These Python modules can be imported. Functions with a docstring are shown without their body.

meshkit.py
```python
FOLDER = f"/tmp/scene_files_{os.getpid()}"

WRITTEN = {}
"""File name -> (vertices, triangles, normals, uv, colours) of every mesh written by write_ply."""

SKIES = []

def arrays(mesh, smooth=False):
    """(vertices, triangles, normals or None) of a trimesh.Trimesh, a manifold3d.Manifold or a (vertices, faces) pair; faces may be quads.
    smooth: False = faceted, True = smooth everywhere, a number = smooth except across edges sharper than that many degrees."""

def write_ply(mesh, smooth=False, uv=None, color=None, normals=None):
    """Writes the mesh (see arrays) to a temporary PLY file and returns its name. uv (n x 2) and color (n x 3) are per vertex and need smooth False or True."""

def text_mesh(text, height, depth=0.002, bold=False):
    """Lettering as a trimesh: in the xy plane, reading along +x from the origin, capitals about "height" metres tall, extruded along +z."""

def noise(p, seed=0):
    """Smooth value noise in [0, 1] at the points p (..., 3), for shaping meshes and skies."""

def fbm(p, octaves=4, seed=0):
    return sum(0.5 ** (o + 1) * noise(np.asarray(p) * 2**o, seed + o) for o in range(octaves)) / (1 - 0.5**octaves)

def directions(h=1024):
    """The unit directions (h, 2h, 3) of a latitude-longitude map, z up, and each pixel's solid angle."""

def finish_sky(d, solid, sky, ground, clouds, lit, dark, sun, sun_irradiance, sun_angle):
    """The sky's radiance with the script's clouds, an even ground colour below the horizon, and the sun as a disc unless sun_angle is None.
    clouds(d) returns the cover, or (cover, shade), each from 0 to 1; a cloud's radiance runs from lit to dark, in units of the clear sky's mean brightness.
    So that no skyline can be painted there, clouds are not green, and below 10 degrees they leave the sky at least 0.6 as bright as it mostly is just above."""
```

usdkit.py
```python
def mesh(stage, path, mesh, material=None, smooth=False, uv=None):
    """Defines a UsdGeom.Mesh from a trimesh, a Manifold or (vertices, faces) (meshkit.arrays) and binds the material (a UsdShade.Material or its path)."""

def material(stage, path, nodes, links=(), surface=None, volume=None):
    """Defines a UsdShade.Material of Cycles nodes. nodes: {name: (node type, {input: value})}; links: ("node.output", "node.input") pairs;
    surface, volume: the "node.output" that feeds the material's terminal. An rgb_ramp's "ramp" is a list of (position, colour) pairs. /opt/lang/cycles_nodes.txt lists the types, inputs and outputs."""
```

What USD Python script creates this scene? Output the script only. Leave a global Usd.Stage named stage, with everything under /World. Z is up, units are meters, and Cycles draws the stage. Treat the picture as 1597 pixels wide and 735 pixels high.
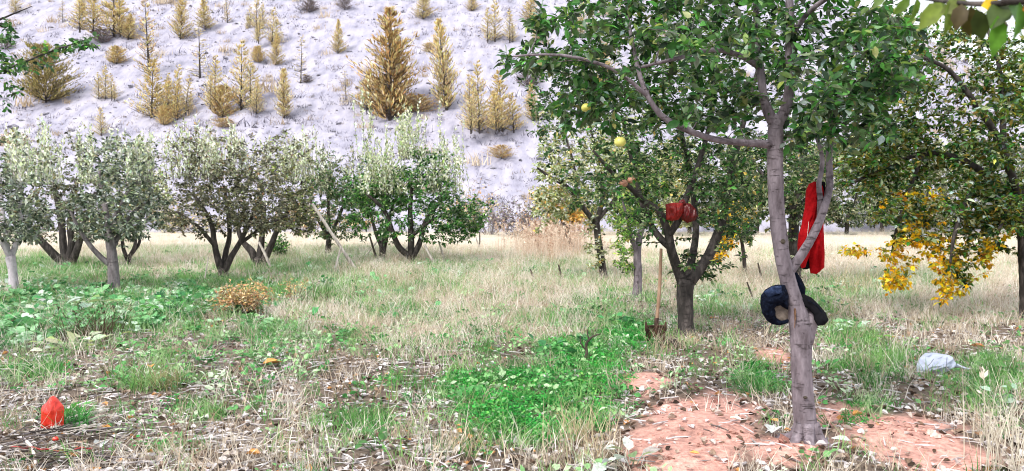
import math, numpy as np, trimesh, usdkit, meshkit
from pxr import Usd, UsdGeom, UsdLux, UsdShade, Sdf, Gf, Vt
stage = Usd.Stage.CreateInMemory()
UsdGeom.SetStageUpAxis(stage, 'Z'); UsdGeom.SetStageMetersPerUnit(stage, 1.0)
UsdGeom.Xform.Define(stage, '/World'); UsdGeom.Scope.Define(stage, '/World/Looks')
T = Sdf.ValueTypeNames
# ------------------------------------------------------------------ camera, sky, light, exposure
F = 1250.0; EYE = 1.45; PITCH = math.atan(37.5 / F); EXPOSURE = 1.52
cam = UsdGeom.Camera.Define(stage, '/World/camera')
cam.AddTranslateOp().Set((0, 0, EYE)); cam.AddRotateXOp().Set(90 - math.degrees(PITCH))
cam.CreateHorizontalApertureAttr(36.0); cam.CreateFocalLengthAttr(36.0 * F / 1597)
cam.CreateFStopAttr(6.0); cam.CreateFocusDistanceAttr(6.5)
cam.CreateClippingRangeAttr((0.05, 5000)); cam.CreateExposureAttr(EXPOSURE)
SUN = np.array([-0.45, -0.55, 0.75]); SUN /= np.linalg.norm(SUN)
usdkit.material(stage, '/World/Looks/sky', {
    's': ('sky_texture', {'sky_type': 'single_scattering', 'sun_disc': False, 'sun_elevation': math.asin(SUN[2]), 'sun_rotation': math.atan2(SUN[0], SUN[1]), 'aerosol_density': 2.0}),
    'co': ('texture_coordinate', {}),
    'n': ('noise_texture', {'scale': 2.2, 'detail': 6, 'roughness': 0.55}),
    'r': ('rgb_ramp', {'ramp': [(0.2, (5.6, 5.7, 6.1)), (0.7, (7.4, 7.4, 7.6))]}),
    'mx': ('mix_color', {'fac': 0.86}),
    'b': ('background_shader', {'strength': 0.085})},
    [('co.generated', 'n.vector'), ('n.fac', 'r.fac'), ('s.color', 'mx.a'), ('r.color', 'mx.b'), ('mx.result', 'b.color')], surface='b.background')
dome = UsdLux.DomeLight.Define(stage, '/World/sky')
UsdShade.MaterialBindingAPI.Apply(dome.GetPrim()).Bind(UsdShade.Material.Get(stage, '/World/Looks/sky'))
dome.GetPrim().SetCustomDataByKey('kind', 'structure')
sun = UsdLux.DistantLight.Define(stage, '/World/sun_light')
sun.CreateNormalizeAttr(True); sun.CreateIntensityAttr(0.4); sun.CreateAngleAttr(14.0); sun.CreateColorAttr((1.0, 0.95, 0.88))
sun.AddTransformOp().Set(Gf.Matrix4d().SetRotate(Gf.Rotation(Gf.Vec3d(0, 0, 1), Gf.Vec3d(*map(float, SUN)))))
# ------------------------------------------------------------------ where a point of the view lies in the place
cp, sp = math.cos(PITCH), math.sin(PITCH)
def ray(u, v):
    a, b = (u - 798.5) / F, -(v - 367.5) / F
    return np.array([a, cp + b * sp, -sp + b * cp])
def P(u, v, Y):
    d = ray(u, v); return np.array([0, 0, EYE]) + d * (Y / d[1])
def project(p):
    p = np.asarray(p, float); x, y, z = p[..., 0], p[..., 1], p[..., 2] - EYE
    f = np.maximum(y * cp - z * sp, 1e-3); w = y * sp + z * cp
    return 798.5 + F * x / f, 367.5 - F * w / f
def noise2(x, y, s, seed=0, octaves=3):
    return meshkit.fbm(np.stack([np.asarray(x) * s, np.asarray(y) * s, np.zeros_like(np.asarray(x, float))], -1), octaves, seed) - 0.5
def sstep(a, b, x):
    t = np.clip((np.asarray(x, float) - a) / (b - a), 0, 1); return t * t * (3 - 2 * t)
MOUNDS = []
def ground_h(x, y):
    x, y = np.asarray(x, float), np.asarray(y, float)
    z = 0.14 * noise2(x, y, 0.35, 1) + 0.07 * noise2(x, y, 1.7, 2) * np.exp(-((y - 6) / 14) ** 2)
    for mx, my, sx, sy, a in MOUNDS:
        q = ((x - mx) / sx) ** 2 + ((y - my) / sy) ** 2
        z = z + a * np.exp(-q) * (1 + 0.5 * noise2(x, y, 5.0, 5))
    return z * sstep(75, 55, y)
def G(u, v):
    d = ray(u, v); z = 0.0
    for _ in range(6):
        t = (z - EYE) / d[2]; p = np.array([0, 0, EYE]) + d * t; z = float(ground_h(p[0], p[1]))
    return p
def gz(p, up=0.0):
    return np.array([p[0], p[1], float(ground_h(p[0], p[1])) + up])
for u, v, sx, sy, a in ((1085, 668, .42, .34, .07), (1240, 712, .26, .2, .06), (1400, 690, .55, .32, .07), (1020, 715, .3, .22, .05), (1205, 556, .3, .3, .05), (1015, 602, .3, .3, .04), (560, 715, .25, .2, .03)):
    q = G(u, v); MOUNDS.append((q[0], q[1], sx, sy, a))
def hill_h(x, y):
    x, y = np.asarray(x, float), np.asarray(y, float)
    foot = 60 + 5 * noise2(x, x * 0, 0.03, 11)
    rise = 0.64 * 3.0 * np.logaddexp(0, (y - foot) / 3.0)
    crest = 14 + 50 * sstep(62, 18, x) + 6 * noise2(x, y, 0.03, 12)
    k = 4.0
    z = -k * np.logaddexp(-rise / k, -crest / k)
    z = z + sstep(62, 75, y) * (2.2 * noise2(x, y, 0.06, 13) + 0.7 * noise2(x, y, 0.4, 14))
    return z - 1.2 * sstep(60, 53, y) - 0.1
def hill_hit(u, v):
    d = ray(u, v); t = np.linspace(54, 170, 2400)
    p = np.array([0, 0, EYE]) + d * (t / d[1])[:, None]
    below = np.nonzero(p[:, 2] <= hill_h(p[:, 0], p[:, 1]))[0]
    return p[below[0]] if len(below) else None
# ------------------------------------------------------------------ helpers
taken = {}
def numbered(parent, name):
    n = taken.get((parent, name), -1) + 1; taken[(parent, name)] = n
    return f'{parent}/{name}' + (f'_{n:03d}' if n else '')
def tag(prim, label=None, cat=None, group=None, kind=None):
    for k, v in (('label', label), ('category', cat), ('group', group), ('kind', kind)):
        if v: prim.SetCustomDataByKey(k, v)
    return prim
def thing(name, label, cat, loc=(0, 0, 0), group=None):
    x = UsdGeom.Xform.Define(stage, numbered('/World', name)); x.AddTranslateOp().Set(tuple(float(c) for c in loc))
    return tag(x.GetPrim(), label, cat, group)
def obj(name, mesh, mat, parent=None, smooth=False, tint=None, label=None, cat=None, group=None, kind=None):
    """One Mesh prim under PARENT (whose place is taken off the points) or under /World."""
    base = parent.GetPath().pathString if parent else '/World'
    v, f = (np.asarray(mesh.vertices), np.asarray(mesh.faces)) if hasattr(mesh, 'vertices') else mesh
    v = np.array(v, float)
    top = parent
    while top and top.GetParent() and top.GetParent().GetPath() != Sdf.Path('/World'): top = top.GetParent()
    if top and top.HasAttribute('xformOp:translate'): v = v - np.array(top.GetAttribute('xformOp:translate').Get())
    m = usdkit.mesh(stage, numbered(base, name), (v, f), '/World/Looks/' + mat, smooth)
    if tint is not None:
        UsdGeom.PrimvarsAPI(m).CreatePrimvar('tint', T.Color3fArray, 'vertex').Set(Vt.Vec3fArray.FromNumpy(np.ascontiguousarray(tint, np.float32)))
    m.CreateDoubleSidedAttr(True)
    return tag(m.GetPrim(), label, cat, group, kind)
def cat_meshes(ms):
    n, V, Fs = 0, [], []
    for v, f in ms: V.append(v); Fs.append(np.asarray(f) + n); n += len(v)
    return np.vstack(V), np.vstack(Fs)
def tube(pts, radii, n=8, caps=True, rough=0.0, rng=None, flat=1.0):
    pts = np.asarray(pts, float); radii = np.broadcast_to(np.asarray(radii, float), len(pts))
    t = np.gradient(pts, axis=0); t /= np.linalg.norm(t, axis=1, keepdims=True) + 1e-12
    a = np.array([0, 1.0, 0]) if abs(t[0][1]) < 0.9 else np.array([1.0, 0, 0])
    xs = []
    for k in range(len(pts)):
        a = a - t[k] * (a @ t[k]); a /= np.linalg.norm(a) + 1e-12; xs.append(a)
    xs = np.array(xs); ys = np.cross(t, xs)
    ang = np.arange(n) * 2 * np.pi / n
    R = radii[:, None] * np.ones(n)
    if rough: R = R * (1 + rough * rng.normal(size=R.shape))
    v = pts[:, None] + R[..., None] * (np.cos(ang)[None, :, None] * xs[:, None] + flat * np.sin(ang)[None, :, None] * ys[:, None])
    v = v.reshape(-1, 3)
    i, j = np.meshgrid(np.arange(len(pts) - 1), np.arange(n), indexing='ij')
    A, B = i * n + j, i * n + (j + 1) % n
    f = np.vstack([np.stack([A, B, B + n], -1).reshape(-1, 3), np.stack([A, B + n, A + n], -1).reshape(-1, 3)])
    if caps:
        c0, c1 = len(v), len(v) + 1; v = np.vstack([v, pts[:1], pts[-1:]]); e = (len(pts) - 1) * n; jj = np.arange(n)
        f = np.vstack([f, np.stack([np.full(n, c0), (jj + 1) % n, jj], -1), np.stack([np.full(n, c1), e + jj, e + (jj + 1) % n], -1)])
    return v, f
def spline(pts, radii=None, step=0.08):
    """A smooth line through the points (Catmull-Rom), with radii carried along."""
    pts = np.asarray(pts, float); r = np.zeros(len(pts)) if radii is None else np.asarray(radii, float)
    q = np.column_stack([pts, r]); e = np.vstack([2 * q[0] - q[1], q, 2 * q[-1] - q[-2]]); out = []
    for k in range(len(q) - 1):
        n = max(2, int(np.linalg.norm(pts[k + 1] - pts[k]) / step)); t = (np.arange(n) / n)[:, None]
        a, b, c, d = e[k:k + 4]
        out.append(0.5 * (2 * b + (c - a) * t + (2 * a - 5 * b + 4 * c - d) * t ** 2 + (3 * b - a - 3 * c + d) * t ** 3))
    out = np.vstack(out + [q[-1:]])
    return out[:, :3], np.maximum(out[:, 3], 0.0008)
NEAR = (np.array([[0, 0, 0], [-.40, .28, .06], [0, .3, 0], [.40, .28, .06], [-.42, .62, .04], [0, .65, -.03], [.42, .62, .04], [0, 1, -.14]], float),
        np.array([[0, 2, 1], [0, 3, 2], [1, 2, 5], [1, 5, 4], [2, 3, 6], [2, 6, 5], [4, 5, 7], [5, 6, 7]]))
FAR = (np.array([[0, 0, 0], [-.46, .48, .09], [0, 1, -.08], [.46, .48, .09]], float), np.array([[0, 2, 1], [0, 3, 2]]))
def unit(a): return a / (np.linalg.norm(a, axis=-1, keepdims=True) + 1e-12)
def leaf_verts(pos, axis, normal, length, width, tmpl):
    y = unit(axis); x = unit(np.cross(y, normal)); z = np.cross(x, y); t = tmpl[0]
    return pos[:, None] + t[None, :, :1] * (width)[:, None, None] * x[:, None] + (t[None, :, 1:2] * y[:, None] + t[None, :, 2:] * z[:, None]) * length[:, None, None]
def leaf_mesh(pos, axis, normal, length, width, tmpl, tint):
    v = leaf_verts(pos, axis, normal, length, width, tmpl); n, k = v.shape[:2]
    f = (tmpl[1][None] + (np.arange(n) * k)[:, None, None]).reshape(-1, 3)
    return (v.reshape(-1, 3), f), np.repeat(tint, k, axis=0)
def palette(rng, n, pal, var=0.36):
    w = np.array([p[0] for p in pal], float); c = np.array([p[1] for p in pal], float)
    t = c[rng.choice(len(pal), n, p=w / w.sum())] * np.exp(rng.normal(0, var, (n, 1))) * (1 + rng.normal(0, 0.06, (n, 3)))
    return np.clip(t, 0.004, 0.9)
# ------------------------------------------------------------------ materials
def mat(name, nodes, links, surface='p.BSDF', volume=None): return usdkit.material(stage, '/World/Looks/' + name, nodes, links, surface, volume)
def m_leaf(name, under=(0.24, 0.27, 0.21), under_mix=0.45, rough=0.55, trans=0.22, spec=0.28):
    mat(name, {'a': ('attribute', {'attribute': 'tint'}), 'g': ('geometry', {}), 'um': ('math', {'math_type': 'multiply', 'value2': under_mix}),
               'n': ('noise_texture', {'scale': 60, 'detail': 2}), 'nr': ('map_range', {'from_min': 0.3, 'from_max': 0.7, 'to_min': 0.75, 'to_max': 1.25}),
               'nm': ('vector_math', {'math_type': 'scale'}),
               'mx': ('mix_color', {'b': under}), 'p': ('principled_bsdf', {'roughness': rough, 'specular_ior_level': spec}), 't': ('translucent_bsdf', {}),
               'tc': ('mix_color', {'blend_type': 'multiply', 'fac': 1.0, 'b': (1.6, 1.9, 0.7)}), 'mc': ('mix_closure', {'fac': trans})},
        [('g.position', 'n.vector'), ('n.fac', 'nr.value'), ('a.color', 'nm.vector1'), ('nr.result', 'nm.scale'), ('g.backfacing', 'um.value1'), ('um.value', 'mx.fac'), ('nm.vector', 'mx.a'),
         ('mx.result', 'p.base_color'), ('nm.vector', 'tc.a'), ('tc.result', 't.color'), ('p.BSDF', 'mc.closure1'), ('t.BSDF', 'mc.closure2')], surface='mc.closure')
def m_noise(name, stops, scale=8, detail=6, rough=0.8, bump=0.4, dist=0.02, stretch=(1, 1, 1), obj_space=False, rand=0.0, spec=0.3):
    nodes = {'g': ('geometry', {}), 'mp': ('mapping', {'scale': stretch}), 'n': ('noise_texture', {'scale': scale, 'detail': detail, 'roughness': 0.65}),
             'r': ('rgb_ramp', {'ramp': stops}), 'b': ('bump', {'strength': bump, 'distance': dist}), 'p': ('principled_bsdf', {'roughness': rough, 'specular_ior_level': spec})}
    links = [('g.position', 'mp.vector'), ('mp.vector', 'n.vector'), ('n.fac', 'r.fac'), ('n.fac', 'b.height'), ('b.normal', 'p.normal'), ('r.color', 'p.base_color')]
    mat(name, nodes, links)
def m_random(name, stops, rough=0.8, trans=0.0):
    nodes = {'o': ('object_info', {}), 'r': ('rgb_ramp', {'ramp': stops}), 'g': ('geometry', {}), 'n': ('noise_texture', {'scale': 35, 'detail': 3}),
             'nr': ('map_range', {'from_min': 0.3, 'from_max': 0.7, 'to_min': 0.6, 'to_max': 1.35}), 'nm': ('vector_math', {'math_type': 'scale'}),
             'p': ('principled_bsdf', {'roughness': rough, 'specular_ior_level': 0.25}), 't': ('translucent_bsdf', {}), 'mc': ('mix_closure', {'fac': trans})}
    links = [('o.random', 'r.fac'), ('g.position', 'n.vector'), ('n.fac', 'nr.value'), ('r.color', 'nm.vector1'), ('nr.result', 'nm.scale'), ('nm.vector', 'p.base_color'), ('nm.vector', 't.color'),
             ('p.BSDF', 'mc.closure1'), ('t.BSDF', 'mc.closure2')]
    mat(name, nodes, links, 'mc.closure')
def m_tint(name, rough=0.8, scale=30, lo=0.6, hi=1.4, bump=0.5, dist=0.02, spec=0.25, detail=8):
    mat(name, {'a': ('attribute', {'attribute': 'tint'}), 'g': ('geometry', {}), 'n': ('noise_texture', {'scale': scale, 'detail': detail, 'roughness': 0.7}),
               'nr': ('map_range', {'from_min': 0.3, 'from_max': 0.7, 'to_min': lo, 'to_max': hi}), 'nm': ('vector_math', {'math_type': 'scale'}),
               'b': ('bump', {'strength': bump, 'distance': dist}), 'p': ('principled_bsdf', {'roughness': rough, 'specular_ior_level': spec})},
        [('g.position', 'n.vector'), ('n.fac', 'nr.value'), ('a.color', 'nm.vector1'), ('nr.result', 'nm.scale'), ('nm.vector', 'p.base_color'), ('n.fac', 'b.height'), ('b.normal', 'p.normal')])
m_leaf('leaf'); m_leaf('leaf_far', under=(0.34, 0.36, 0.31), under_mix=0.5, trans=0.2, rough=.6, spec=.15); m_leaf('leaf_yellow', under=(0.6, 0.36, 0.03), under_mix=0.3, trans=0.35)
m_leaf('needle', under=(0.4, 0.3, 0.14), under_mix=0.2, trans=0.15, rough=0.7, spec=0.2)
def m_bark(name, a, b, c, scar, scale=1.0):
    mat(name, {'g': ('geometry', {}), 'mp': ('mapping', {'scale': (9 * scale, 9 * scale, 3 * scale)}), 'n': ('noise_texture', {'scale': 2.2, 'detail': 7, 'roughness': 0.65}),
               'r': ('rgb_ramp', {'ramp': [(0.28, a), (0.5, b), (0.72, c)]}),
               'mp2': ('mapping', {'scale': (7 * scale, 7 * scale, 30 * scale)}), 'n2': ('noise_texture', {'scale': 1.7, 'detail': 6, 'roughness': 0.65, 'distortion': 0.6}),
               'r2': ('rgb_ramp', {'ramp': [(0.58, (0, 0, 0)), (0.72, (1, 1, 1))]}), 'f': ('math', {'math_type': 'multiply', 'value2': 0.75}),
               'mx': ('mix_color', {'b': scar}), 'hs': ('math', {'math_type': 'subtract'}), 'b': ('bump', {'strength': 0.9, 'distance': 0.016}),
               'p': ('principled_bsdf', {'roughness': 0.7, 'specular_ior_level': 0.3})},
        [('g.position', 'mp.vector'), ('mp.vector', 'n.vector'), ('n.fac', 'r.fac'), ('g.position', 'mp2.vector'), ('mp2.vector', 'n2.vector'), ('n2.fac', 'r2.fac'), ('r2.color', 'f.value1'),
         ('f.value', 'mx.fac'), ('r.color', 'mx.a'), ('mx.result', 'p.base_color'), ('n.fac', 'hs.value1'), ('f.value', 'hs.value2'), ('hs.value', 'b.height'), ('b.normal', 'p.normal')])
m_bark('bark_smooth', (0.07, 0.055, 0.063), (0.17, 0.143, 0.165), (0.29, 0.25, 0.285), (0.05, 0.035, 0.035))
m_bark('bark_pale', (0.25, 0.23, 0.26), (0.46, 0.43, 0.47), (0.6, 0.57, 0.62), (0.12, 0.1, 0.11))
m_bark('bark_dark', (0.010, 0.008, 0.008), (0.038, 0.032, 0.03), (0.13, 0.11, 0.105), (0.01, 0.008, 0.008), 0.8)
m_bark('bark_grey', (0.06, 0.05, 0.055), (0.16, 0.14, 0.15), (0.3, 0.27, 0.28), (0.03, 0.025, 0.025), 0.8)
m_noise('pole_wood', [(0.3, (0.16, 0.14, 0.12)), (0.5, (0.36, 0.33, 0.3)), (0.7, (0.55, 0.51, 0.47))], 14, stretch=(1, 1, 0.15))
m_noise('dark_wood', [(0.3, (0.02, 0.016, 0.013)), (0.6, (0.08, 0.065, 0.05))], 20)
m_noise('handle_wood', [(0.3, (0.14, 0.08, 0.045)), (0.5, (0.27, 0.17, 0.11)), (0.7, (0.38, 0.27, 0.19))], 25, stretch=(1, 1, 0.12), rough=0.55)
m_noise('rusty_steel', [(0.35, (0.02, 0.011, 0.008)), (0.55, (0.06, 0.028, 0.018)), (0.7, (0.12, 0.06, 0.035))], 18, rough=0.6)
m_noise('red_cloth', [(0.3, (0.24, 0.003, 0.005)), (0.7, (0.42, 0.008, 0.012))], 60, bump=0.3, dist=0.004, rough=0.75, spec=0.06)
m_noise('black_cloth', [(0.3, (0.003, 0.003, 0.004)), (0.7, (0.009, 0.009, 0.012))], 60, bump=0.3, dist=0.004, rough=0.8, spec=0.06)
m_noise('navy_denim', [(0.3, (0.002, 0.0025, 0.006)), (0.55, (0.004, 0.006, 0.015)), (0.72, (0.017, 0.026, 0.05))], 45, bump=0.5, dist=0.006, rough=0.85, spec=0.06)
m_noise('light_denim', [(0.3, (0.008, 0.014, 0.035)), (0.6, (0.03, 0.046, 0.10)), (0.75, (0.09, 0.12, 0.19))], 50, bump=.6, dist=.006, rough=.85, spec=0.06)
m_noise('tan_cloth', [(0.3, (0.08, 0.062, 0.05)), (0.7, (0.17, 0.14, 0.12))], 40, spec=0.06)
m_noise('wound_wood', [(0.3, (0.07, 0.035, 0.022)), (0.7, (0.22, 0.12, 0.07))], 40)
m_noise('white_piping', [(0.3, (0.6, 0.5, 0.45)), (0.7, (0.7, 0.62, 0.58))], 40)
m_noise('red_plastic', [(0.3, (0.42, 0.012, 0.006)), (0.7, (0.66, 0.04, 0.016))], 30, bump=0.5, dist=0.006, rough=0.28, spec=0.6)
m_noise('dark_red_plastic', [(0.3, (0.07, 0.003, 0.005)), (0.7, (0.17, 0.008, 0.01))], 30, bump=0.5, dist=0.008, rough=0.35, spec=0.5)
m_noise('bag_red', [(0.3, (0.14, 0.006, 0.006)), (0.7, (0.34, 0.016, 0.014))], 30, bump=0.5, dist=0.008, rough=0.4, spec=0.4)
m_noise('white_plastic', [(0.3, (0.36, 0.40, 0.54)), (0.7, (0.52, 0.57, 0.70))], 14, bump=0.5, dist=0.01, rough=0.35, spec=0.5)
m_noise('crease_dark', [(0.3, (0.02, 0.02, 0.03)), (0.7, (0.06, 0.06, 0.07))], 30)
m_noise('apple_yellow', [(0.3, (0.42, 0.42, 0.06)), (0.6, (0.62, 0.6, 0.16)), (0.75, (0.7, 0.62, 0.25))], 16, bump=0.05, rough=0.35, spec=0.5)
m_noise('apple_brown', [(0.3, (0.3, 0.13, 0.08)), (0.7, (0.5, 0.28, 0.2))], 16, bump=0.1, rough=0.5)
m_noise('hill_soil', [(0.3, (0.19, 0.185, 0.24)), (0.42, (0.29, 0.285, 0.36)), (0.55, (0.365, 0.355, 0.43)), (0.7, (0.44, 0.43, 0.49))], .55, detail=14, bump=0.5, dist=0.35, stretch=(1.6, 0.5, 0.8), rough=0.95, spec=0.1)
m_noise('stone', [(0.3, (0.08, 0.08, 0.1)), (0.7, (0.3, 0.29, 0.34))], 6, bump=0.5, dist=0.05)
m_tint('ground', scale=26, lo=0.45, hi=1.5, bump=0.7, dist=0.03)
m_tint('twig', scale=50, bump=0.3, dist=0.004)
m_random('litter', [(0.0, (0.03, 0.02, 0.015)), (0.18, (0.10, 0.065, 0.045)), (0.36, (0.27, 0.19, 0.14)), (0.55, (0.46, 0.40, 0.35)), (0.75, (0.64, 0.61, 0.62)), (0.93, (0.68, 0.66, 0.68)), (0.97, (0.5, 0.26, 0.1))], trans=0.12)
m_random('straw', [(0.0, (0.34, 0.26, 0.18)), (0.4, (0.56, 0.48, 0.38)), (0.75, (0.70, 0.65, 0.57)), (1.0, (0.76, 0.72, 0.67))], trans=0.25)
m_random('straw_tall', [(0.0, (0.5, 0.39, 0.28)), (0.22, (0.68, 0.59, 0.48)), (0.65, (0.78, 0.74, 0.69)), (0.82, (0.46, 0.58, 0.40)), (1.0, (0.72, 0.57, 0.46))], trans=0.3)
m_random('green_grass', [(0.0, (0.04, 0.14, 0.03)), (0.4, (0.10, 0.29, 0.07)), (0.75, (0.26, 0.46, 0.15)), (1.0, (0.40, 0.56, 0.30))], rough=0.55, trans=0.25)
m_random('clover', [(0.0, (0.012, 0.13, 0.02)), (0.5, (0.03, 0.33, 0.045)), (0.85, (0.07, 0.45, 0.07)), (0.95, (0.22, 0.46, 0.10)), (1.0, (0.32, 0.55, 0.28))], rough=0.5, trans=0.25)
m_random('bed_leaf', [(0.0, (0.02, 0.10, 0.035)), (0.35, (0.07, 0.30, 0.09)), (0.7, (0.24, 0.48, 0.22)), (1.0, (0.55, 0.66, 0.56))], rough=0.5, trans=0.2)
m_random('weed_mix', [(0.0, (0.03, 0.14, 0.035)), (0.4, (0.10, 0.33, 0.09)), (0.8, (0.3, 0.5, 0.22)), (1.0, (0.55, 0.66, 0.48))], rough=.55, trans=.2)
m_random('red_stalk', [(0.0, (0.38, 0.23, 0.16)), (0.5, (0.58, 0.44, 0.34)), (1.0, (0.7, 0.6, 0.5))], trans=0.15)
m_random('scrub', [(0.0, (0.02, 0.02, 0.035)), (0.5, (0.07, 0.065, 0.09)), (0.75, (0.2, 0.17, 0.18)), (1.0, (0.38, 0.3, 0.2))])
m_random('hill_tuft', [(0.0, (0.3, 0.22, 0.14)), (0.5, (0.5, 0.4, 0.28)), (1.0, (0.62, 0.54, 0.44))], trans=.15)
m_random('clod', [(0.0, (0.22, 0.10, 0.08)), (0.5, (0.48, 0.27, 0.22)), (1.0, (0.66, 0.45, 0.4))])
m_random('chips', [(0.0, (0.1, 0.08, 0.075)), (0.4, (0.36, 0.33, 0.33)), (1.0, (0.62, 0.6, 0.62))])
# ------------------------------------------------------------------ ground zones (places on the ground, found from where the photograph shows them)
ZONES = {
    'soil': [(1095, 652, 92, 40), (1050, 712, 92, 36), (1140, 684, 40, 22), (1240, 712, 60, 26), (1405, 688, 105, 34), (1455, 722, 90, 24), (1205, 556, 32, 16), (1012, 602, 34, 20), (1300, 655, 50, 18)],
    'green': [(300, 392, 120, 10), (560, 396, 110, 12), (700, 422, 90, 14), (860, 425, 70, 14), (1400, 440, 90, 14), (830, 615, 135, 58), (900, 560, 70, 30), (735, 600, 60, 30), (985, 522, 42, 20), (1180, 592, 45, 30), (610, 488, 50, 16), (170, 482, 180, 34), (60, 520, 80, 28), (480, 410, 110, 14), (60, 425, 120, 16),
              (1360, 575, 70, 40), (1330, 530, 50, 25), (560, 650, 60, 22), (300, 635, 50, 14), (240, 590, 70, 16), (1350, 650, 40, 22), (1540, 600, 50, 40), (900, 500, 90, 14), (560, 455, 120, 16), (330, 450, 120, 16), (1350, 455, 70, 18),
              (610, 590, 20, 10), (420, 520, 60, 14), (50, 585, 60, 14), (250, 690, 30, 14), (1120, 470, 40, 20), (1230, 480, 60, 20)],
    'vivid': [(830, 618, 125, 50), (905, 560, 60, 28), (740, 600, 50, 26), (985, 522, 38, 18), (1180, 592, 36, 26)],
    'bed': [(160, 482, 190, 34), (50, 510, 80, 40), (280, 470, 80, 22)],
    'straw': [(760, 430, 260, 46), (880, 400, 140, 30), (640, 400, 140, 22), (1440, 420, 190, 42), (1480, 480, 150, 40), (430, 395, 260, 22), (1130, 440, 100, 40), (700, 500, 220, 40), (250, 392, 160, 16)],
    'dark': [(110, 408, 90, 10), (1100, 560, 90, 24), (1330, 560, 100, 30), (640, 412, 70, 6), (380, 425, 90, 8)],
}
def zone(name, x, y):
    u, v = project(np.stack([x, y, np.zeros_like(x)], -1))
    n = 0.9 * noise2(x, y, 1.6, 21) + 0.5 * noise2(x, y, 6.0, 22); w = np.zeros_like(u)
    for a, b, ra, rb in ZONES[name]:
        q = np.sqrt(((u - a) / ra) ** 2 + ((v - b) / rb) ** 2); w = np.maximum(w, sstep(1.2, 0.65, q + n * 1.15))
    return w * (y > 2)
def grid(xs, ys, h):
    X, Y = np.meshgrid(xs, ys, indexing='ij'); nx, ny = X.shape
    v = np.stack([X, Y, h(X, Y)], -1).reshape(-1, 3); i, j = np.meshgrid(np.arange(nx - 1), np.arange(ny - 1), indexing='ij'); a = (i * ny + j).ravel()
    return v, np.vstack([np.stack([a, a + ny, a + ny + 1], 1), np.stack([a, a + ny + 1, a + 1], 1)])
def axis(lo, a, b, hi, d, g=1.09):
    mid = list(np.arange(a, b, d)); s, x = d, mid[-1]
    while x < hi: s *= g; x += s; mid.append(x)
    s, x, left = d, mid[0], []
    while x > lo: s *= g; x -= s; left.append(x)
    return np.array(left[::-1] + mid)
gv, gf = grid(axis(-420, -6, 6.5, 420, 0.055), axis(-300, 3.8, 11, 420, 0.05), ground_h)
x, y = gv[:, 0], gv[:, 1]
soilw, greenw, straww, bedw = (zone(k, x, y)[:, None] for k in ('soil', 'green', 'straw', 'bed'))
nz = noise2(x, y, 2.2, 31)[:, None]; nf = noise2(x, y, 9.0, 32)[:, None]
col = np.array([0.15, 0.115, 0.09]) * (1 + 0.9 * nz) * np.ones((len(x), 1))
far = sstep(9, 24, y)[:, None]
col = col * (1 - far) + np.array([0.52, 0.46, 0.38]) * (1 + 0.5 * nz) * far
col = col * (1 - 0.6 * straww) + np.array([0.48, 0.40, 0.28]) * 0.6 * straww
col = col * (1 - 0.7 * greenw) + np.array([0.10, 0.17, 0.07]) * 0.7 * greenw
col = col * (1 - soilw) + np.array([0.55, 0.30, 0.25]) * (1 + 0.7 * nf + 0.5 * nz) * soilw
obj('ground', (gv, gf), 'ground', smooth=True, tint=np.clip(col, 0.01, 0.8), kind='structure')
hv, hf = grid(np.arange(-190, 190.1, 1.1), axis(53, 53, 112, 230, 0.9, 1.06), hill_h)
obj('hillside', (hv, hf), 'hill_soil', smooth=True, kind='structure')
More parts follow.
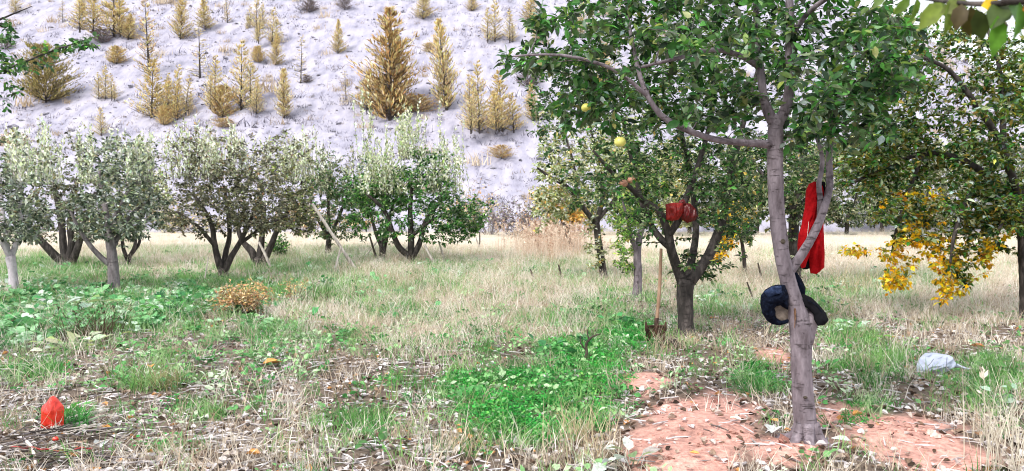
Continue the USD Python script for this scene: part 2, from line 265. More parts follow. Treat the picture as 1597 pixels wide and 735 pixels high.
# ------------------------------------------------------------------ scattered cover
def instancer(name, protos, material, pos, scale, rng, tilt=0.2, label=None, cat=None, yaw=None, look_flat=False):
    pi = UsdGeom.PointInstancer.Define(stage, numbered('/World', name)); path = pi.GetPath().pathString
    UsdGeom.Scope.Define(stage, path + '/kinds'); paths = []
    for k, m in enumerate(protos):
        q = numbered(path + '/kinds', 'piece'); usdkit.mesh(stage, q, m, '/World/Looks/' + material, False).CreateDoubleSidedAttr(True); paths.append(Sdf.Path(q))
    pi.CreatePrototypesRel().SetTargets(paths); n = len(pos)
    a = rng.uniform(0, 2 * np.pi, n) if yaw is None else yaw; ax = rng.uniform(0, 2 * np.pi, n); b = rng.normal(0, tilt, n)
    qz = np.stack([np.cos(a / 2), 0 * a, 0 * a, np.sin(a / 2)], 1); qt = np.stack([np.cos(b / 2), np.sin(b / 2) * np.cos(ax), np.sin(b / 2) * np.sin(ax), 0 * b], 1)
    w = qt[:, 0] * qz[:, 0] - qt[:, 3] * qz[:, 3]
    q = np.stack([w, qt[:, 1] * qz[:, 0] + qt[:, 2] * qz[:, 3], qt[:, 2] * qz[:, 0] - qt[:, 1] * qz[:, 3], qt[:, 0] * qz[:, 3]], 1)
    pi.CreateProtoIndicesAttr(Vt.IntArray.FromNumpy(rng.integers(0, len(protos), n).astype(np.int32)))
    pi.CreatePositionsAttr(Vt.Vec3fArray.FromNumpy(pos.astype(np.float32)))
    pi.CreateOrientationsAttr(Vt.QuathArray([Gf.Quath(*map(float, r)) for r in q]))
    s = np.asarray(scale, float); s = np.repeat(s[:, None], 3, 1) if s.ndim == 1 else s
    pi.CreateScalesAttr(Vt.Vec3fArray.FromNumpy(s.astype(np.float32)))
    return tag(pi.GetPrim(), label, cat, None, 'stuff')
def spread(rng, n, y0, y1, power=1.0, side=0.72, pad=0.8):
    """Ground points in the wedge in front of the camera, thinning out with distance."""
    t = rng.uniform(0, 1, n); e = 2 - power
    y = (y0 ** e + t * (y1 ** e - y0 ** e)) ** (1 / e) if abs(e) > 1e-3 else y0 * (y1 / y0) ** t
    return rng.uniform(-1, 1, n) * (side * y + pad), y
def blades(rng, n, r, h0, h1, w, lean=0.5, seg=2, head=0.0):
    ms = []
    for _ in range(n):
        b = np.array([*rng.normal(0, r, 2), -0.01]); h = rng.uniform(h0, h1); d = rng.normal(0, lean, 2); wd = rng.normal(size=2); wd /= np.linalg.norm(wd)
        t = np.linspace(0, 1, seg + 1); c = b + np.stack([d[0] * h * t ** 1.7, d[1] * h * t ** 1.7, h * t * (1 - 0.15 * np.hypot(*d) * t)], 1)
        ww = w * (1 - 0.85 * t) * rng.uniform(0.6, 1.3); side = np.array([wd[0], wd[1], 0])
        v = np.empty((2 * (seg + 1), 3)); v[0::2] = c - side * ww[:, None]; v[1::2] = c + side * ww[:, None]
        k = np.arange(seg) * 2; ms.append((v, np.vstack([np.stack([k, k + 1, k + 3], 1), np.stack([k, k + 3, k + 2], 1)])))
        if head and rng.random() < head:
            for _q in range(5):
                p0 = c[-1] - (c[-1] - c[-2]) * rng.uniform(0, 0.35); dd = rng.normal(size=3) * 0.5 + unit(c[-1] - c[-2]); dd = unit(dd) * h * 0.09; sd = np.cross(dd, rng.normal(size=3)); sd = unit(sd) * h * 0.018
                ms.append((np.array([p0, p0 + dd * .5 + sd, p0 + dd, p0 + dd * .5 - sd]), np.array([[0, 1, 2], [0, 2, 3]])))
    return cat_meshes(ms)
def rosette(rng, n, r, h, size, round_=0.9, flatness=0.3):
    pos = np.column_stack([rng.normal(0, r, (n, 2)), rng.uniform(0.3, 1, n) * h]); out = pos * [1, 1, 0] + rng.normal(0, .03, (n, 3)); out[:, 2] = flatness * np.linalg.norm(out[:, :2], axis=1) - .005
    nrm = np.column_stack([rng.normal(0, .45, (n, 2)), np.ones(n)]); L = size * rng.uniform(.6, 1.3, n)
    (v, f), _ = leaf_mesh(pos, out, nrm, L, L * round_, NEAR, np.zeros((n, 3)))
    st = []
    for p in pos[:: max(1, n // 8)]: st.append(tube([[p[0] * .4, p[1] * .4, -.01], p], [.002, .0012], 3, False))
    return cat_meshes([(v, f)] + st)
def curled(rng):
    L = 1.0; n = 5; t = np.linspace(-1, 1, n); k = rng.uniform(.3, 1.1); wv = rng.normal(0, .06, (n, 4))
    pts = []
    for j, s in enumerate((0, .33, .68, 1.0)):
        w = (0.05, .34, .36, .04)[j]
        for i, q in enumerate(t): pts.append([w * q, s - .5, (abs(q) ** 2) * w * k + wv[i, j] * (w * 1.5) + .25 * k * (s - .5) ** 2])
    f = []
    for j in range(3):
        for i in range(n - 1): a = j * n + i; f += [[a, a + 1, a + n + 1], [a, a + n + 1, a + n]]
    return np.array(pts), np.array(f)
rng = np.random.default_rng(5)
x, y = spread(rng, 34000, 3.9, 20, 1.25); u, v = project(np.column_stack([x, y, 0 * x])); keep = rng.random(len(x)) > .35 * sstep(640, 520, v) * (u < 1200) + 0.78 * zone('soil', x, y) + 0.3 * zone('green', x, y) + 0.4 * zone('straw', x, y); x, y = x[keep], y[keep]
instancer('leaf_litter', [curled(rng) for _ in range(7)], 'litter', np.column_stack([x, y, ground_h(x, y) + rng.uniform(0, .02, len(x))]), rng.uniform(.022, .062, len(x)), rng, .45, 'dead curled leaves strewn over the orchard floor', 'leaf litter')
rng = np.random.default_rng(6)
x, y = spread(rng, 15000, 3.9, 16, 1.2); u, v = project(np.column_stack([x, y, 0 * x])); keep = rng.random(len(x)) < np.clip(1.1 - zone('green', x, y) - .3 * zone('soil', x, y), 0, 1) * (0.3 + 0.7 * (v > 560) * (u < 700)); x, y = x[keep], y[keep]
chip = [tube(np.array([[-.5, 0, 0], [-.1, rng.normal(0, .05), rng.normal(0, .04)], [.5, rng.normal(0, .1), 0]]), [.03, .045, .015], 4) for _ in range(4)]
instancer('twig_litter', chip, 'chips', np.column_stack([x, y, ground_h(x, y) + rng.uniform(.004, .03, len(x))]), rng.uniform(.04, .16, len(x)), rng, .12, 'thin broken twigs and dry stems scattered on the ground', 'twigs')
rng = np.random.default_rng(16)
cd = [trimesh.creation.icosphere(1, .5) for _ in range(4)]
for m in cd: m.vertices = m.vertices * (1 + .3 * rng.normal(size=m.vertices.shape)) * [1.2, 1, .7]
x, y = spread(rng, 30000, 3.9, 9, 1.2); keep = rng.random(len(x)) < zone('soil', x, y) * sstep(-.2, .3, noise2(x, y, 3, 61)); x, y = x[keep], y[keep]
instancer('soil_clods', [(m.vertices, m.faces) for m in cd], 'clod', np.column_stack([x, y, ground_h(x, y)]), np.exp(rng.normal(-4.1, .55, len(x))), rng, .4, 'small clods and crumbs of pink soil round the nearest tree', 'soil')
rng = np.random.default_rng(7)
tuft = [blades(rng, 20, .045, .04, .15, .0022, .55) for _ in range(5)]
x, y = spread(rng, 15000, 3.9, 30, 1.15); keep = rng.random(len(x)) < np.clip(.24 + .85 * zone('straw', x, y) - .6 * zone('soil', x, y) - .55 * zone('vivid', x, y), .02, 1); x, y = x[keep], y[keep]
instancer('dry_grass', tuft, 'straw', np.column_stack([x, y, ground_h(x, y)]), rng.uniform(.7, 1.5, len(x)) * (1 + .05 * y), rng, .25, 'short straw coloured dry grass between the trees', 'dry grass')
rng = np.random.default_rng(8)
tall = [blades(rng, 22, .12, .25, .6, .0035, .28, 3, .5) for _ in range(5)]
x, y = spread(rng, 14000, 9.5, 62, 1.0); u, v = project(np.column_stack([x, y, 0 * x])); keep = rng.random(len(x)) < np.clip(zone('straw', x, y) * sstep(480, 440, v) + sstep(22, 34, y) * .8 - .6 * zone('bed', x, y), 0, 1) * np.clip(.55 + 1.6 * noise2(x, y, .22, 71) + .8 * noise2(x, y, 1.1, 72), .05, 1); x, y = x[keep], y[keep]
instancer('tall_dry_grass', tall, 'straw_tall', np.column_stack([x, y, ground_h(x, y)]), rng.uniform(.35, .85, len(x)) * (.72 + .004 * y), rng, .14, 'tall bleached dry grass across the middle of the orchard', 'dry grass')
rng = np.random.default_rng(9)
gt = [blades(rng, 24, .05, .05, .16, .003, .5) for _ in range(4)]
x, y = spread(rng, 26000, 3.9, 30, 1.15); keep = rng.random(len(x)) < np.clip(.7 * zone('green', x, y) + .05 + .17 * sstep(7, 12, y) - .55 * zone('vivid', x, y) - .12 * (x > 2.5) * (y > 8) - .6 * zone('soil', x, y), 0, 1); x, y = x[keep], y[keep]
instancer('green_grass', gt, 'green_grass', np.column_stack([x, y, ground_h(x, y)]), rng.uniform(.6, 1.3, len(x)) * (1 + .03 * y), rng, .2, 'patches of fresh green grass on the orchard floor', 'grass')
rng = np.random.default_rng(10)
cl = [rosette(rng, 34, .07, .04, .022, .9) for _ in range(4)]
x, y = spread(rng, 34000, 4.5, 12, 1.2); keep = rng.random(len(x)) < np.clip(.85 * zone('vivid', x, y) ** .7 * sstep(-.2, .22, noise2(x, y, 2.6, 77) + .6 * noise2(x, y, 9, 78)) + .06 * zone('green', x, y), 0, .8); x, y = x[keep], y[keep]
instancer('green_ground_cover', cl, 'clover', np.column_stack([x, y, ground_h(x, y)]), rng.uniform(.55, 1.2, len(x)), rng, .3, 'vivid green low clover patch in the middle foreground', 'ground cover')
rng = np.random.default_rng(11)
bl = [rosette(rng, 9, .1, .16, .13, .85, .5) for _ in range(5)]
x, y = spread(rng, 17000, 8, 26, 1.0); keep = rng.random(len(x)) < np.clip(.55 * zone('bed', x, y) + .08 * zone('green', x, y), 0, 1); x, y = x[keep], y[keep]
instancer('leafy_bed_plants', bl, 'bed_leaf', np.column_stack([x, y, ground_h(x, y)]), rng.uniform(.4, .9, len(x)), rng, .25, 'low broad leaved green plants of the bed at the left', 'ground cover')
rng = np.random.default_rng(15)
lw = [rosette(rng, 8, .05, .06, .045, .7, .6) for _ in range(5)]
x, y = spread(rng, 16000, 4.2, 24, 1.1); u, v = project(np.column_stack([x, y, 0 * x])); keep = rng.random(len(x)) < np.clip(sstep(-.1, .25, noise2(x, y, .9, 55) + .5 * noise2(x, y, 4, 56)) * .75 * sstep(690, 560, v) * (.3 + .7 * (u < 1000)) + .07 - .8 * zone('soil', x, y), 0.0, 1); x, y = x[keep], y[keep]
instancer('low_weeds', lw, 'weed_mix', np.column_stack([x, y, ground_h(x, y)]), rng.uniform(.5, 1.4, len(x)), rng, .3, 'small pale green weeds scattered over the orchard floor', 'weeds')
rng = np.random.default_rng(12)
rs = [blades(rng, 14, .2, .7, 1.5, .007, .12, 3, .7) for _ in range(4)]
n = 170; pts = [P(rng.normal(862, 32), 380, rng.normal(27, 3.2)) for _ in range(n)]; x = np.array([p[0] for p in pts]); y = np.array([p[1] for p in pts])
instancer('red_dry_stalks', rs, 'red_stalk', np.column_stack([x, y, ground_h(x, y)]), rng.uniform(.45, .85, n), rng, .1, 'stand of reddish dry upright stalks at the far end of the grass', 'dry stalks')
# hillside scrub and stones
rng = np.random.default_rng(13)
low = [blades(rng, 14, .25, .12, .5, .02, .6, 2) for _ in range(4)]
x = rng.uniform(-75, 75, 24000); y = 60 + 62 * rng.random(24000) ** 1.1; keep = noise2(x, y, .12, 41) + .5 * noise2(x, y, .7, 42) + .2 * rng.normal(size=len(x)) > .03; x, y = x[keep], y[keep]
instancer('hill_scrub', low, 'scrub', np.column_stack([x, y, hill_h(x, y) - .03]), np.exp(rng.normal(-.35, .4, len(x))), rng, .2, 'tiny dark dry scrub dotted over the pale hillside', 'scrub')
tf = [blades(rng, 40, .3, .35, .9, .03, .45, 2) for _ in range(5)]
x = rng.uniform(-75, 75, 1500); y = 60 + 62 * rng.random(1500) ** 1.1; keep = noise2(x, y, .09, 43) + .5 * noise2(x, y, .4, 44) + .12 * rng.normal(size=len(x)) > .08; x, y = x[keep], y[keep]
instancer('hill_tufts', tf, 'hill_tuft', np.column_stack([x, y, hill_h(x, y) - .05]), np.exp(rng.normal(-.1, .4, len(x))), rng, .15, 'pale tan dry tufts in loose patches on the hillside', 'dry tufts')
x = rng.uniform(-75, 75, 3000); y = 60 + 62 * rng.random(3000)
st = [trimesh.creation.icosphere(1, .22) for _ in range(3)]
for m in st: m.vertices = m.vertices * (1 + .35 * rng.normal(size=m.vertices.shape)) * [1.5, 1, .6]
instancer('hill_stones', [(m.vertices, m.faces) for m in st], 'stone', np.column_stack([x, y, hill_h(x, y)]), np.exp(rng.normal(-1.1, .55, len(x))), rng, .3, 'small dark stones scattered over the pale hillside', 'stones')

# ------------------------------------------------------------------ trees
def grow(limbs, targets, rng, step=.09, thick=1.0, lift=.15, wob=.05):
    """Twigs from the limbs to the targets, nearest first, later ones branching off earlier ones. Returns [(points, radii)]."""
    N = np.vstack([l[0] for l in limbs]); R = np.concatenate([l[1] for l in limbs])
    cap = np.empty((len(N) + 60 * len(targets), 3)); cr = np.empty(len(cap)); n = len(N); cap[:n] = N; cr[:n] = R; out = []
    order = np.argsort([np.min(np.sum((N - t) ** 2, 1)) for t in targets])
    for k in order:
        t = targets[k]; d = np.sum((cap[:n] - t) ** 2, 1); j = int(np.argmin(d + .15 * rng.random() * (cap[:n, 2] > t[2])))
        a = cap[j]; L = math.sqrt(d[j])
        if L < .06: continue
        mid = (a + t) / 2 + np.array([0, 0, lift * L]) + rng.normal(0, .12 * L, 3); m = min(50, max(3, int(L / step))); q = np.linspace(0, 1, m + 1)[:, None]
        p = a * (1 - q) ** 2 + 2 * mid * q * (1 - q) + t * q ** 2; p[1:] += np.cumsum(rng.normal(0, wob * step, (m, 3)), 0) * .6
        r0 = min(cr[j] * .75, (.0035 + .010 * L) * thick); r = r0 * (1 - q[:, 0]) + .0013 * thick * q[:, 0]
        out.append((p, r)); cap[n:n + m] = p[1:]; cr[n:n + m] = r[1:]; n += m
    return out
def along(twigs, rng, per_m, start=.3, cluster=1, maxfrom=99):
    """Places for leaves on the twigs: position, direction of the twig there."""
    pos, tan = [], []
    for p, r in twigs:
        seg = np.linalg.norm(np.diff(p, axis=0), axis=1); s = np.concatenate([[0], np.cumsum(seg)]); L = s[-1]
        n = rng.poisson(per_m * L * (1 - start)) + 2; q = rng.uniform(max(start * L, L - maxfrom), L, n)
        P_ = np.column_stack([np.interp(q, s, p[:, c]) for c in range(3)]); D = np.column_stack([np.interp(q, s, np.gradient(p[:, c], s)) for c in range(3)])
        pos.append(P_); tan.append(D)
    pos = np.repeat(np.vstack(pos), cluster, 0); tan = np.repeat(unit(np.vstack(tan)), cluster, 0); return pos, tan
def leaf_frames(pos, tan, rng, size, droop=.35, spreadv=.9, ratio=.55):
    n = len(pos); ax = unit(tan * .5 + rng.normal(0, spreadv, (n, 3)) * [1, 1, .6] + [0, 0, -droop]); nr = rng.normal(0, .55, (n, 3)) + [0, -.15, .9]
    L = size * np.clip(rng.normal(1, .24, n), .45, 1.6)
    return pos + ax * .012 + rng.normal(0, .008, (n, 3)), ax, nr, L, L * ratio * rng.uniform(.8, 1.15, n)
def in_blobs(blobs, n, rng, Y, below=None):
    """Points inside ellipsoids given by their place in view (u, v, half width, half height, half depth in m, weight) at depth Y, lumpy."""
    w = np.array([b[5] for b in blobs], float); k = rng.choice(len(blobs), n, p=w / w.sum()); out = []
    for i in k:
        u, v, ru, rv, rd, _ = blobs[i]
        for _try in range(7):
            q = rng.normal(size=3); q *= rng.random() ** .36 * rng.choice([1, 1, 1, 1.22]) / np.linalg.norm(q); p = P(u + q[0] * ru, v + q[1] * rv, Y + q[2] * rd)
            if meshkit.noise(p * (9 / (Y + 2) + .55) + 40) + .10 * rng.normal() > .52: break
        out.append(p)
    return np.array(out)
def limb_px(rows, Y, base=None):
    """A limb from rows (u, v, radius in photo px, metres behind Y)."""
    pts = [P(u, v, Y + d) for u, v, r, d in rows]; rr = [r * (Y + d) / F for u, v, r, d in rows]
    return spline(pts, rr, .07)
def flare(l, amount=.5, height=.18):
    p, r = l; h = p[:, 2] - p[0, 2]; return p, r * (1 + amount * np.exp(-np.maximum(h, 0) / (height * .5)))
def tree(name, label, u, v, trunk, limbs, blobs, ntgt, per_m, size, pal, bark='bark_dark', group=None, seed=0, leafmat='leaf', tmpl=FAR, shoots=None, shoot_pal=None, near=0, start=.25,
         thick=1.0, Y=None, cluster=1, droop=.35, ratio=.55, sides=9, cat='tree', lift=.15, extra=None, bare=()):
    rng = np.random.default_rng(seed); g = G(u, v); Y = Y or g[1]; g = gz(P(u, v, Y)) if Y else g
    t = thing(name, label, cat, g, group)
    tr = limb_px(trunk, Y); tr[0][0, 2] = min(tr[0][0, 2], g[2] - .04); tr = flare(tr, .28 if Y < 7 else .45)
    obj('trunk', tube(*tr, n=sides + 4, rough=.035, rng=rng), bark, t, smooth=True)
    ls = [limb_px(l, Y) for l in limbs]
    for l in ls: obj('limb', tube(*l, n=sides, rough=.03, rng=rng), bark, t, smooth=True)
    tw = grow(ls + [tr], in_blobs(blobs, ntgt, rng, Y), rng, thick=thick, lift=lift)
    pos, tan = along(tw, rng, per_m, start, cluster)
    A = leaf_frames(pos, tan, rng, size, droop, ratio=ratio); col = palette(rng, len(pos), pal)
    if extra:
        xt = grow(ls + [(p, r) for p, r in tw], in_blobs(extra[0], extra[1], rng, Y), rng, thick=thick, lift=-.1); p2, t2 = along(xt, rng, extra[2], .2, 2); tw = tw + xt
        B = leaf_frames(p2, t2, rng, extra[4], .7, ratio=.75); c2 = palette(rng, len(p2), extra[3]); A = [np.concatenate(z) for z in zip(A, B)]; col = np.vstack([col, c2])
    st = []
    if shoots:
        # straight upright water shoots with small leaves
        for (su0, su1, sv0, sv1, sd, n) in shoots:
            bunch = rng.uniform(su0, su1, max(3, n // 9)); tall = rng.uniform(.35, 1, len(bunch))
            for _ in range(n):
                kb = rng.integers(len(bunch)); su = bunch[kb] + rng.normal(0, 7); top = sv1 - (sv1 - sv0) * tall[kb] * rng.uniform(.45, 1.05); dd = rng.uniform(-sd, sd); b = P(su + rng.normal(0, 5), sv1 + 25, Y + dd); e = P(su + rng.normal(0, 7), top, Y + dd)
                m = max(4, int(np.linalg.norm(e - b) / .12)); q = np.linspace(0, 1, m + 1)[:, None]; p = b + (e - b) * q + np.cumsum(rng.normal(0, .012, (m + 1, 3)), 0); st.append((p, np.linspace(.005, .0015, m + 1)))
        p2, t2 = along(st, rng, 34, .0); B = leaf_frames(p2, t2 * 1.6, rng, size * .85, -.35, .6); c2 = palette(rng, len(p2), shoot_pal or pal)
        A = [np.concatenate(z) for z in zip(A, B)]; col = np.vstack([col, c2])
    obj('twigs', cat_meshes([tube(p, r, 4 if Y < 8 else 3, False) for p, r in tw + st]), bark, t, smooth=True, kind='stuff')
    for c, r in bare:
        k = np.linalg.norm(A[0] - c, axis=1) > r; A = [a[k] for a in A]; col = col[k]
    mask = np.ones(len(col), bool)
    if near:
        uu, vv = project(A[0]); vis = (uu > 5) & (uu < 1590) & (vv > 0) & (vv < 735); sc = np.where(vis, A[3] / np.maximum(A[0][:, 1], .3), 0); big = np.argsort(-sc)[:near]; big = big[sc[big] > 0]; mask[big] = False
        for i in big:
            m, c = leaf_mesh(A[0][i:i + 1], A[1][i:i + 1], A[2][i:i + 1], A[3][i:i + 1], A[4][i:i + 1], NEAR, col[i:i + 1]); obj('leaf', m, leafmat, t, smooth=True, tint=c)
    m, c = leaf_mesh(*[a[mask] for a in A], tmpl, col[mask]); obj('foliage', m, leafmat, t, smooth=tmpl is NEAR, tint=c, kind='stuff')
    return t, Y
GREEN = [(5, (0.022, 0.09, 0.018)), (3, (0.05, 0.17, 0.03)), (4, (0.010, 0.032, 0.012)), (1.5, (0.14, 0.22, 0.06)), (.5, (0.3, 0.32, 0.12)), (1.2, (0.22, 0.31, 0.27))]
OLIVE = [(4, (0.05, 0.065, 0.03)), (3, (0.10, 0.11, 0.06)), (2, (0.2, 0.2, 0.13)), (1.5, (0.36, 0.36, 0.28)), (.5, (0.28, 0.2, 0.1))]
GREY = [(3, (0.035, 0.05, 0.04)), (3, (0.08, 0.10, 0.085)), (3, (0.22, 0.25, 0.24)), (2.5, (0.42, 0.45, 0.44)), (.5, (0.2, 0.17, 0.1))]
DUSK = [(4, (0.04, 0.04, 0.03)), (3, (0.085, 0.08, 0.055)), (2, (0.18, 0.165, 0.12)), (1.6, (0.36, 0.34, 0.29)), (.5, (0.25, 0.15, 0.08))]
PALE = [(6, (0.68, 0.69, 0.65)), (2, (0.48, 0.49, 0.42)), (1, (0.2, 0.21, 0.12)), (.4, (0.1, 0.11, 0.05))]
LIME = [(3, (0.22, 0.26, 0.09)), (3, (0.34, 0.36, 0.18)), (2, (0.12, 0.15, 0.06)), (1.5, (0.45, 0.44, 0.3)), (1.0, (0.5, 0.33, 0.1))]
YEL = [(5, (0.76, 0.42, 0.012)), (2.5, (0.66, 0.31, 0.01)), (3, (0.8, 0.56, 0.06)), (1.4, (0.3, 0.28, 0.05)), (1, (0.08, 0.13, 0.04))]
main, YM = tree('apple_tree', 'young apple tree with smooth grey trunk standing in the bare pink soil, nearest of all', 1257, 690,
    [(1258, 693, 17.5, 0), (1254, 640, 16, 0), (1250, 570, 15.8, 0), (1249, 525, 17, 0), (1247, 500, 16.6, 0), (1240, 476, 14, 0), (1232, 450, 12.5, 0), (1222, 410, 12, 0), (1214, 355, 12, 0), (1210, 300, 12, 0), (1209, 240, 12, 0), (1210, 192, 11.5, 0), (1211, 180, 9, 0)],
    [[(1252, 535, 15, .0), (1258, 512, 14.5, .01), (1266, 494, 13, .02), (1271, 484, 11.5, .03), (1273, 479, 9, .03)],
     [(1208, 195, 9, 0), (1197, 172, 8, .0), (1191, 152, 6.5, .02), (1186, 110, 6, .05), (1181, 60, 5, .1), (1178, 0, 4.5, .15), (1174, -90, 3, .2), (1170, -170, 2, .25)],
     [(1212, 196, 9, 0), (1225, 170, 8.5, .0), (1231, 140, 7.5, 0), (1232, 80, 7, -.03), (1232, 20, 6.5, -.06), (1226, -70, 4.5, -.1), (1222, -160, 3, -.2)],
     [(1208, 226, 7, 0), (1180, 224, 6, -.05), (1150, 222, 5.5, -.12), (1112, 217, 5, -.2), (1062, 199, 5, -.28), (1030, 179, 4.5, -.3), (1010, 150, 4, -.3), (998, 118, 3.5, -.25), (985, 60, 3, -.2), (972, -20, 2, -.1)],
     [(1226, 432, 8, .03), (1240, 412, 7.5, .04), (1262, 378, 7, .05), (1278, 345, 6.5, .07), (1287, 318, 6, .09), (1294, 290, 5.5, .18), (1293, 240, 5, .25), (1300, 180, 4.5, .35), (1320, 110, 4, .45), (1345, 40, 3, .5)],
     [(1279, 344, 5, .12), (1279, 310, 4.5, .12), (1277, 285, 4, .13), (1283, 250, 3.5, .2), (1270, 200, 3, .3)],
     [(1232, 60, 5, -.05), (1260, 20, 4, -.2), (1300, -10, 3.5, -.4), (1350, -50, 2.5, -.6)], [(1185, 105, 5, .05), (1150, 85, 4, -.1), (1110, 78, 3.5, -.25), (1060, 90, 3, -.4), (1000, 105, 2.2, -.5)],
     [(1178, 0, 4, .15), (1130, -40, 3.5, .1), (1060, -60, 3, 0), (960, -60, 2, -.1)], [(1010, 150, 3.5, -.3), (960, 110, 3, -.35), (900, 90, 2.5, -.4), (850, 85, 2, -.4), (800, 88, 1.4, -.35)]],
    [(1000, 60, 140, 85, .8, 3.2), (1130, 70, 130, 90, .9, 3), (1290, 110, 130, 110, .9, 3.4), (1190, -60, 260, 70, .9, 1.8), (950, 165, 100, 60, .6, 1.3), (880, 50, 75, 60, .5, 1.1), (1340, 210, 70, 60, .5, .8), (1080, 160, 100, 50, .6, 1.2), (830, 92, 48, 24, .2, .4), (1380, 90, 80, 100, .8, 1.6), (1310, 20, 110, 60, .8, 1.2), (1330, 180, 70, 60, .6, .8)],
    980, 46, .057, GREEN, 'bark_smooth', seed=101, tmpl=NEAR, near=290, thick=.75, droop=.3, ratio=.52, sides=12, cluster=2)

MIX = [(5, (0.012, 0.032, 0.010)), (3, (0.05, 0.105, 0.03)), (2, (0.19, 0.22, 0.13)), (1.3, (0.36, 0.38, 0.27)), (.5, (0.35, 0.25, 0.06))]
second, YS = tree('apple_tree', 'dark trunked apple tree with spreading limbs, a red bag among them and a shovel beside', 1070, 526,
    [(1070, 530, 13, 0), (1069, 490, 12, 0), (1068, 455, 13, 0), (1070, 436, 13, 0)],
    [[(1066, 445, 9, 0), (1055, 415, 8, 0), (1047, 390, 7.5, -.05), (1043, 365, 7, -.08), (1037, 350, 6, -.1), (1028, 330, 5.5, -.12), (1003, 313, 5, -.15), (985, 295, 4, -.2), (955, 270, 3, -.3), (925, 235, 2, -.4)],
     [(1044, 385, 6, -.05), (1029, 371, 5.5, 0), (1014, 349, 5, .05), (1003, 322, 4.5, .1), (985, 250, 3, .2), (970, 180, 2, .3)],
     [(1044, 366, 6, -.1), (1060, 341, 5.5, -.1), (1071, 307, 5, -.05), (1085, 270, 4.5, 0), (1105, 200, 3.5, .1), (1115, 120, 2.5, .2), (1120, 40, 2, .3)],
     [(1076, 440, 10, 0), (1092, 418, 9, .05), (1106, 398, 8, .1), (1125, 349, 7, .2), (1132, 310, 6, .25), (1145, 250, 5, .3), (1165, 170, 4, .4), (1190, 80, 2.5, .5)],
     [(1070, 440, 7, .05), (1080, 400, 6, .2), (1085, 350, 5, .35), (1075, 260, 4, .5), (1050, 160, 2.5, .6)]],
    [(1010, 200, 120, 110, 1.1, 3), (1120, 180, 120, 150, 1.2, 3), (900, 190, 70, 100, .8, 1.3), (1060, 60, 150, 90, 1.2, 2.5), (950, 270, 80, 55, .8, 1.0), (1120, 320, 70, 75, .9, 1.1), (1200, 240, 80, 90, 1, 1.6), (1020, 290, 60, 40, .8, .8), (1095, 410, 50, 45, .6, .55), (880, 130, 60, 60, .7, .8), (1010, 330, 50, 45, .8, .6), (1150, 300, 50, 70, .9, 1.0)],
    1250, 46, .06, GREEN[:4] + MIX, near=60, bare=[(P(1060, 331, 9.05), .30), (P(1060, 331, 8.6), .26), (P(1060, 331, 8.2), .2)], seed=102, cluster=2, thick=1.1)
third, Y3 = tree('young_tree', 'small tree with slim grey trunk and bright leaves standing behind the shovel', 993, 466,
    [(993, 470, 7, 0), (995, 430, 6.5, 0), (994, 395, 6, 0), (998, 365, 5, 0)], [[(994, 395, 4, 0), (985, 370, 3.5, -.1), (978, 340, 2.5, -.2), (970, 310, 1.5, -.3)], [(998, 368, 4.5, 0), (1005, 345, 4, 0), (1010, 310, 3, .1), (1004, 270, 2, .2)]],
    [(985, 340, 32, 45, .5, 3), (1000, 290, 40, 40, .6, 2), (975, 390, 18, 35, .3, 1)], 330, 40, .06, [(3, (0.14, 0.30, 0.05)), (2, (0.24, 0.36, 0.08)), (2, (0.05, 0.10, 0.03)), (.6, (0.5, 0.45, 0.12))], 'bark_smooth', seed=103, cluster=2)
tree('autumn_tree', 'thin dark leaning trunk under a sparse yellow green crown left of the shovel', 942, 437,
    [(942, 440, 6, 0), (938, 405, 5.5, 0), (933, 375, 5.5, 0), (930, 345, 5, 0)],
    [[(930, 350, 4.5, 0), (905, 318, 4, -.1), (882, 290, 3.5, -.2), (856, 275, 2.5, -.3), (838, 262, 1.5, -.3)], [(931, 348, 4.5, 0), (940, 300, 3.5, .1), (930, 240, 2.5, .2), (915, 180, 1.5, .2)], [(930, 345, 4, 0), (960, 310, 3, .2), (985, 270, 2, .4)], [(902, 315, 3, -.1), (895, 260, 2.5, 0), (880, 205, 1.5, 0)]],
    [(880, 260, 50, 60, 1, 3), (935, 260, 60, 80, 1.1, 3), (970, 320, 50, 60, 1, 1.6), (865, 315, 35, 35, .7, 1.4), (860, 210, 30, 40, .5, 1), (930, 375, 22, 45, .4, .6), (985, 220, 50, 60, 1, 1.6), (850, 330, 30, 40, .7, .8)], 900, 42, .07, LIME + PALE[:1] + [(2, (0.05, 0.06, 0.025))], seed=104, cluster=2)
tree('autumn_tree', 'low bush like tree of orange leaves with a bent grey stem above the reddish stalks', 893, 398,
    [(895, 402, 4, 0), (888, 375, 3.5, 0), (880, 350, 3, 0)], [[(880, 352, 2.5, 0), (870, 330, 2, 0), (862, 305, 1.5, 0)], [(884, 362, 2.5, 0), (895, 335, 2, .1), (900, 300, 1.3, .2)]],
    [(875, 312, 42, 24, 1.2, 2), (890, 335, 30, 14, 1, 1)], 240, 30, .11, [(3, (0.62, 0.34, 0.08)), (2, (0.66, 0.45, 0.2)), (1, (0.4, 0.18, 0.06)), (1, (0.2, 0.17, 0.08))], seed=105, cluster=2)
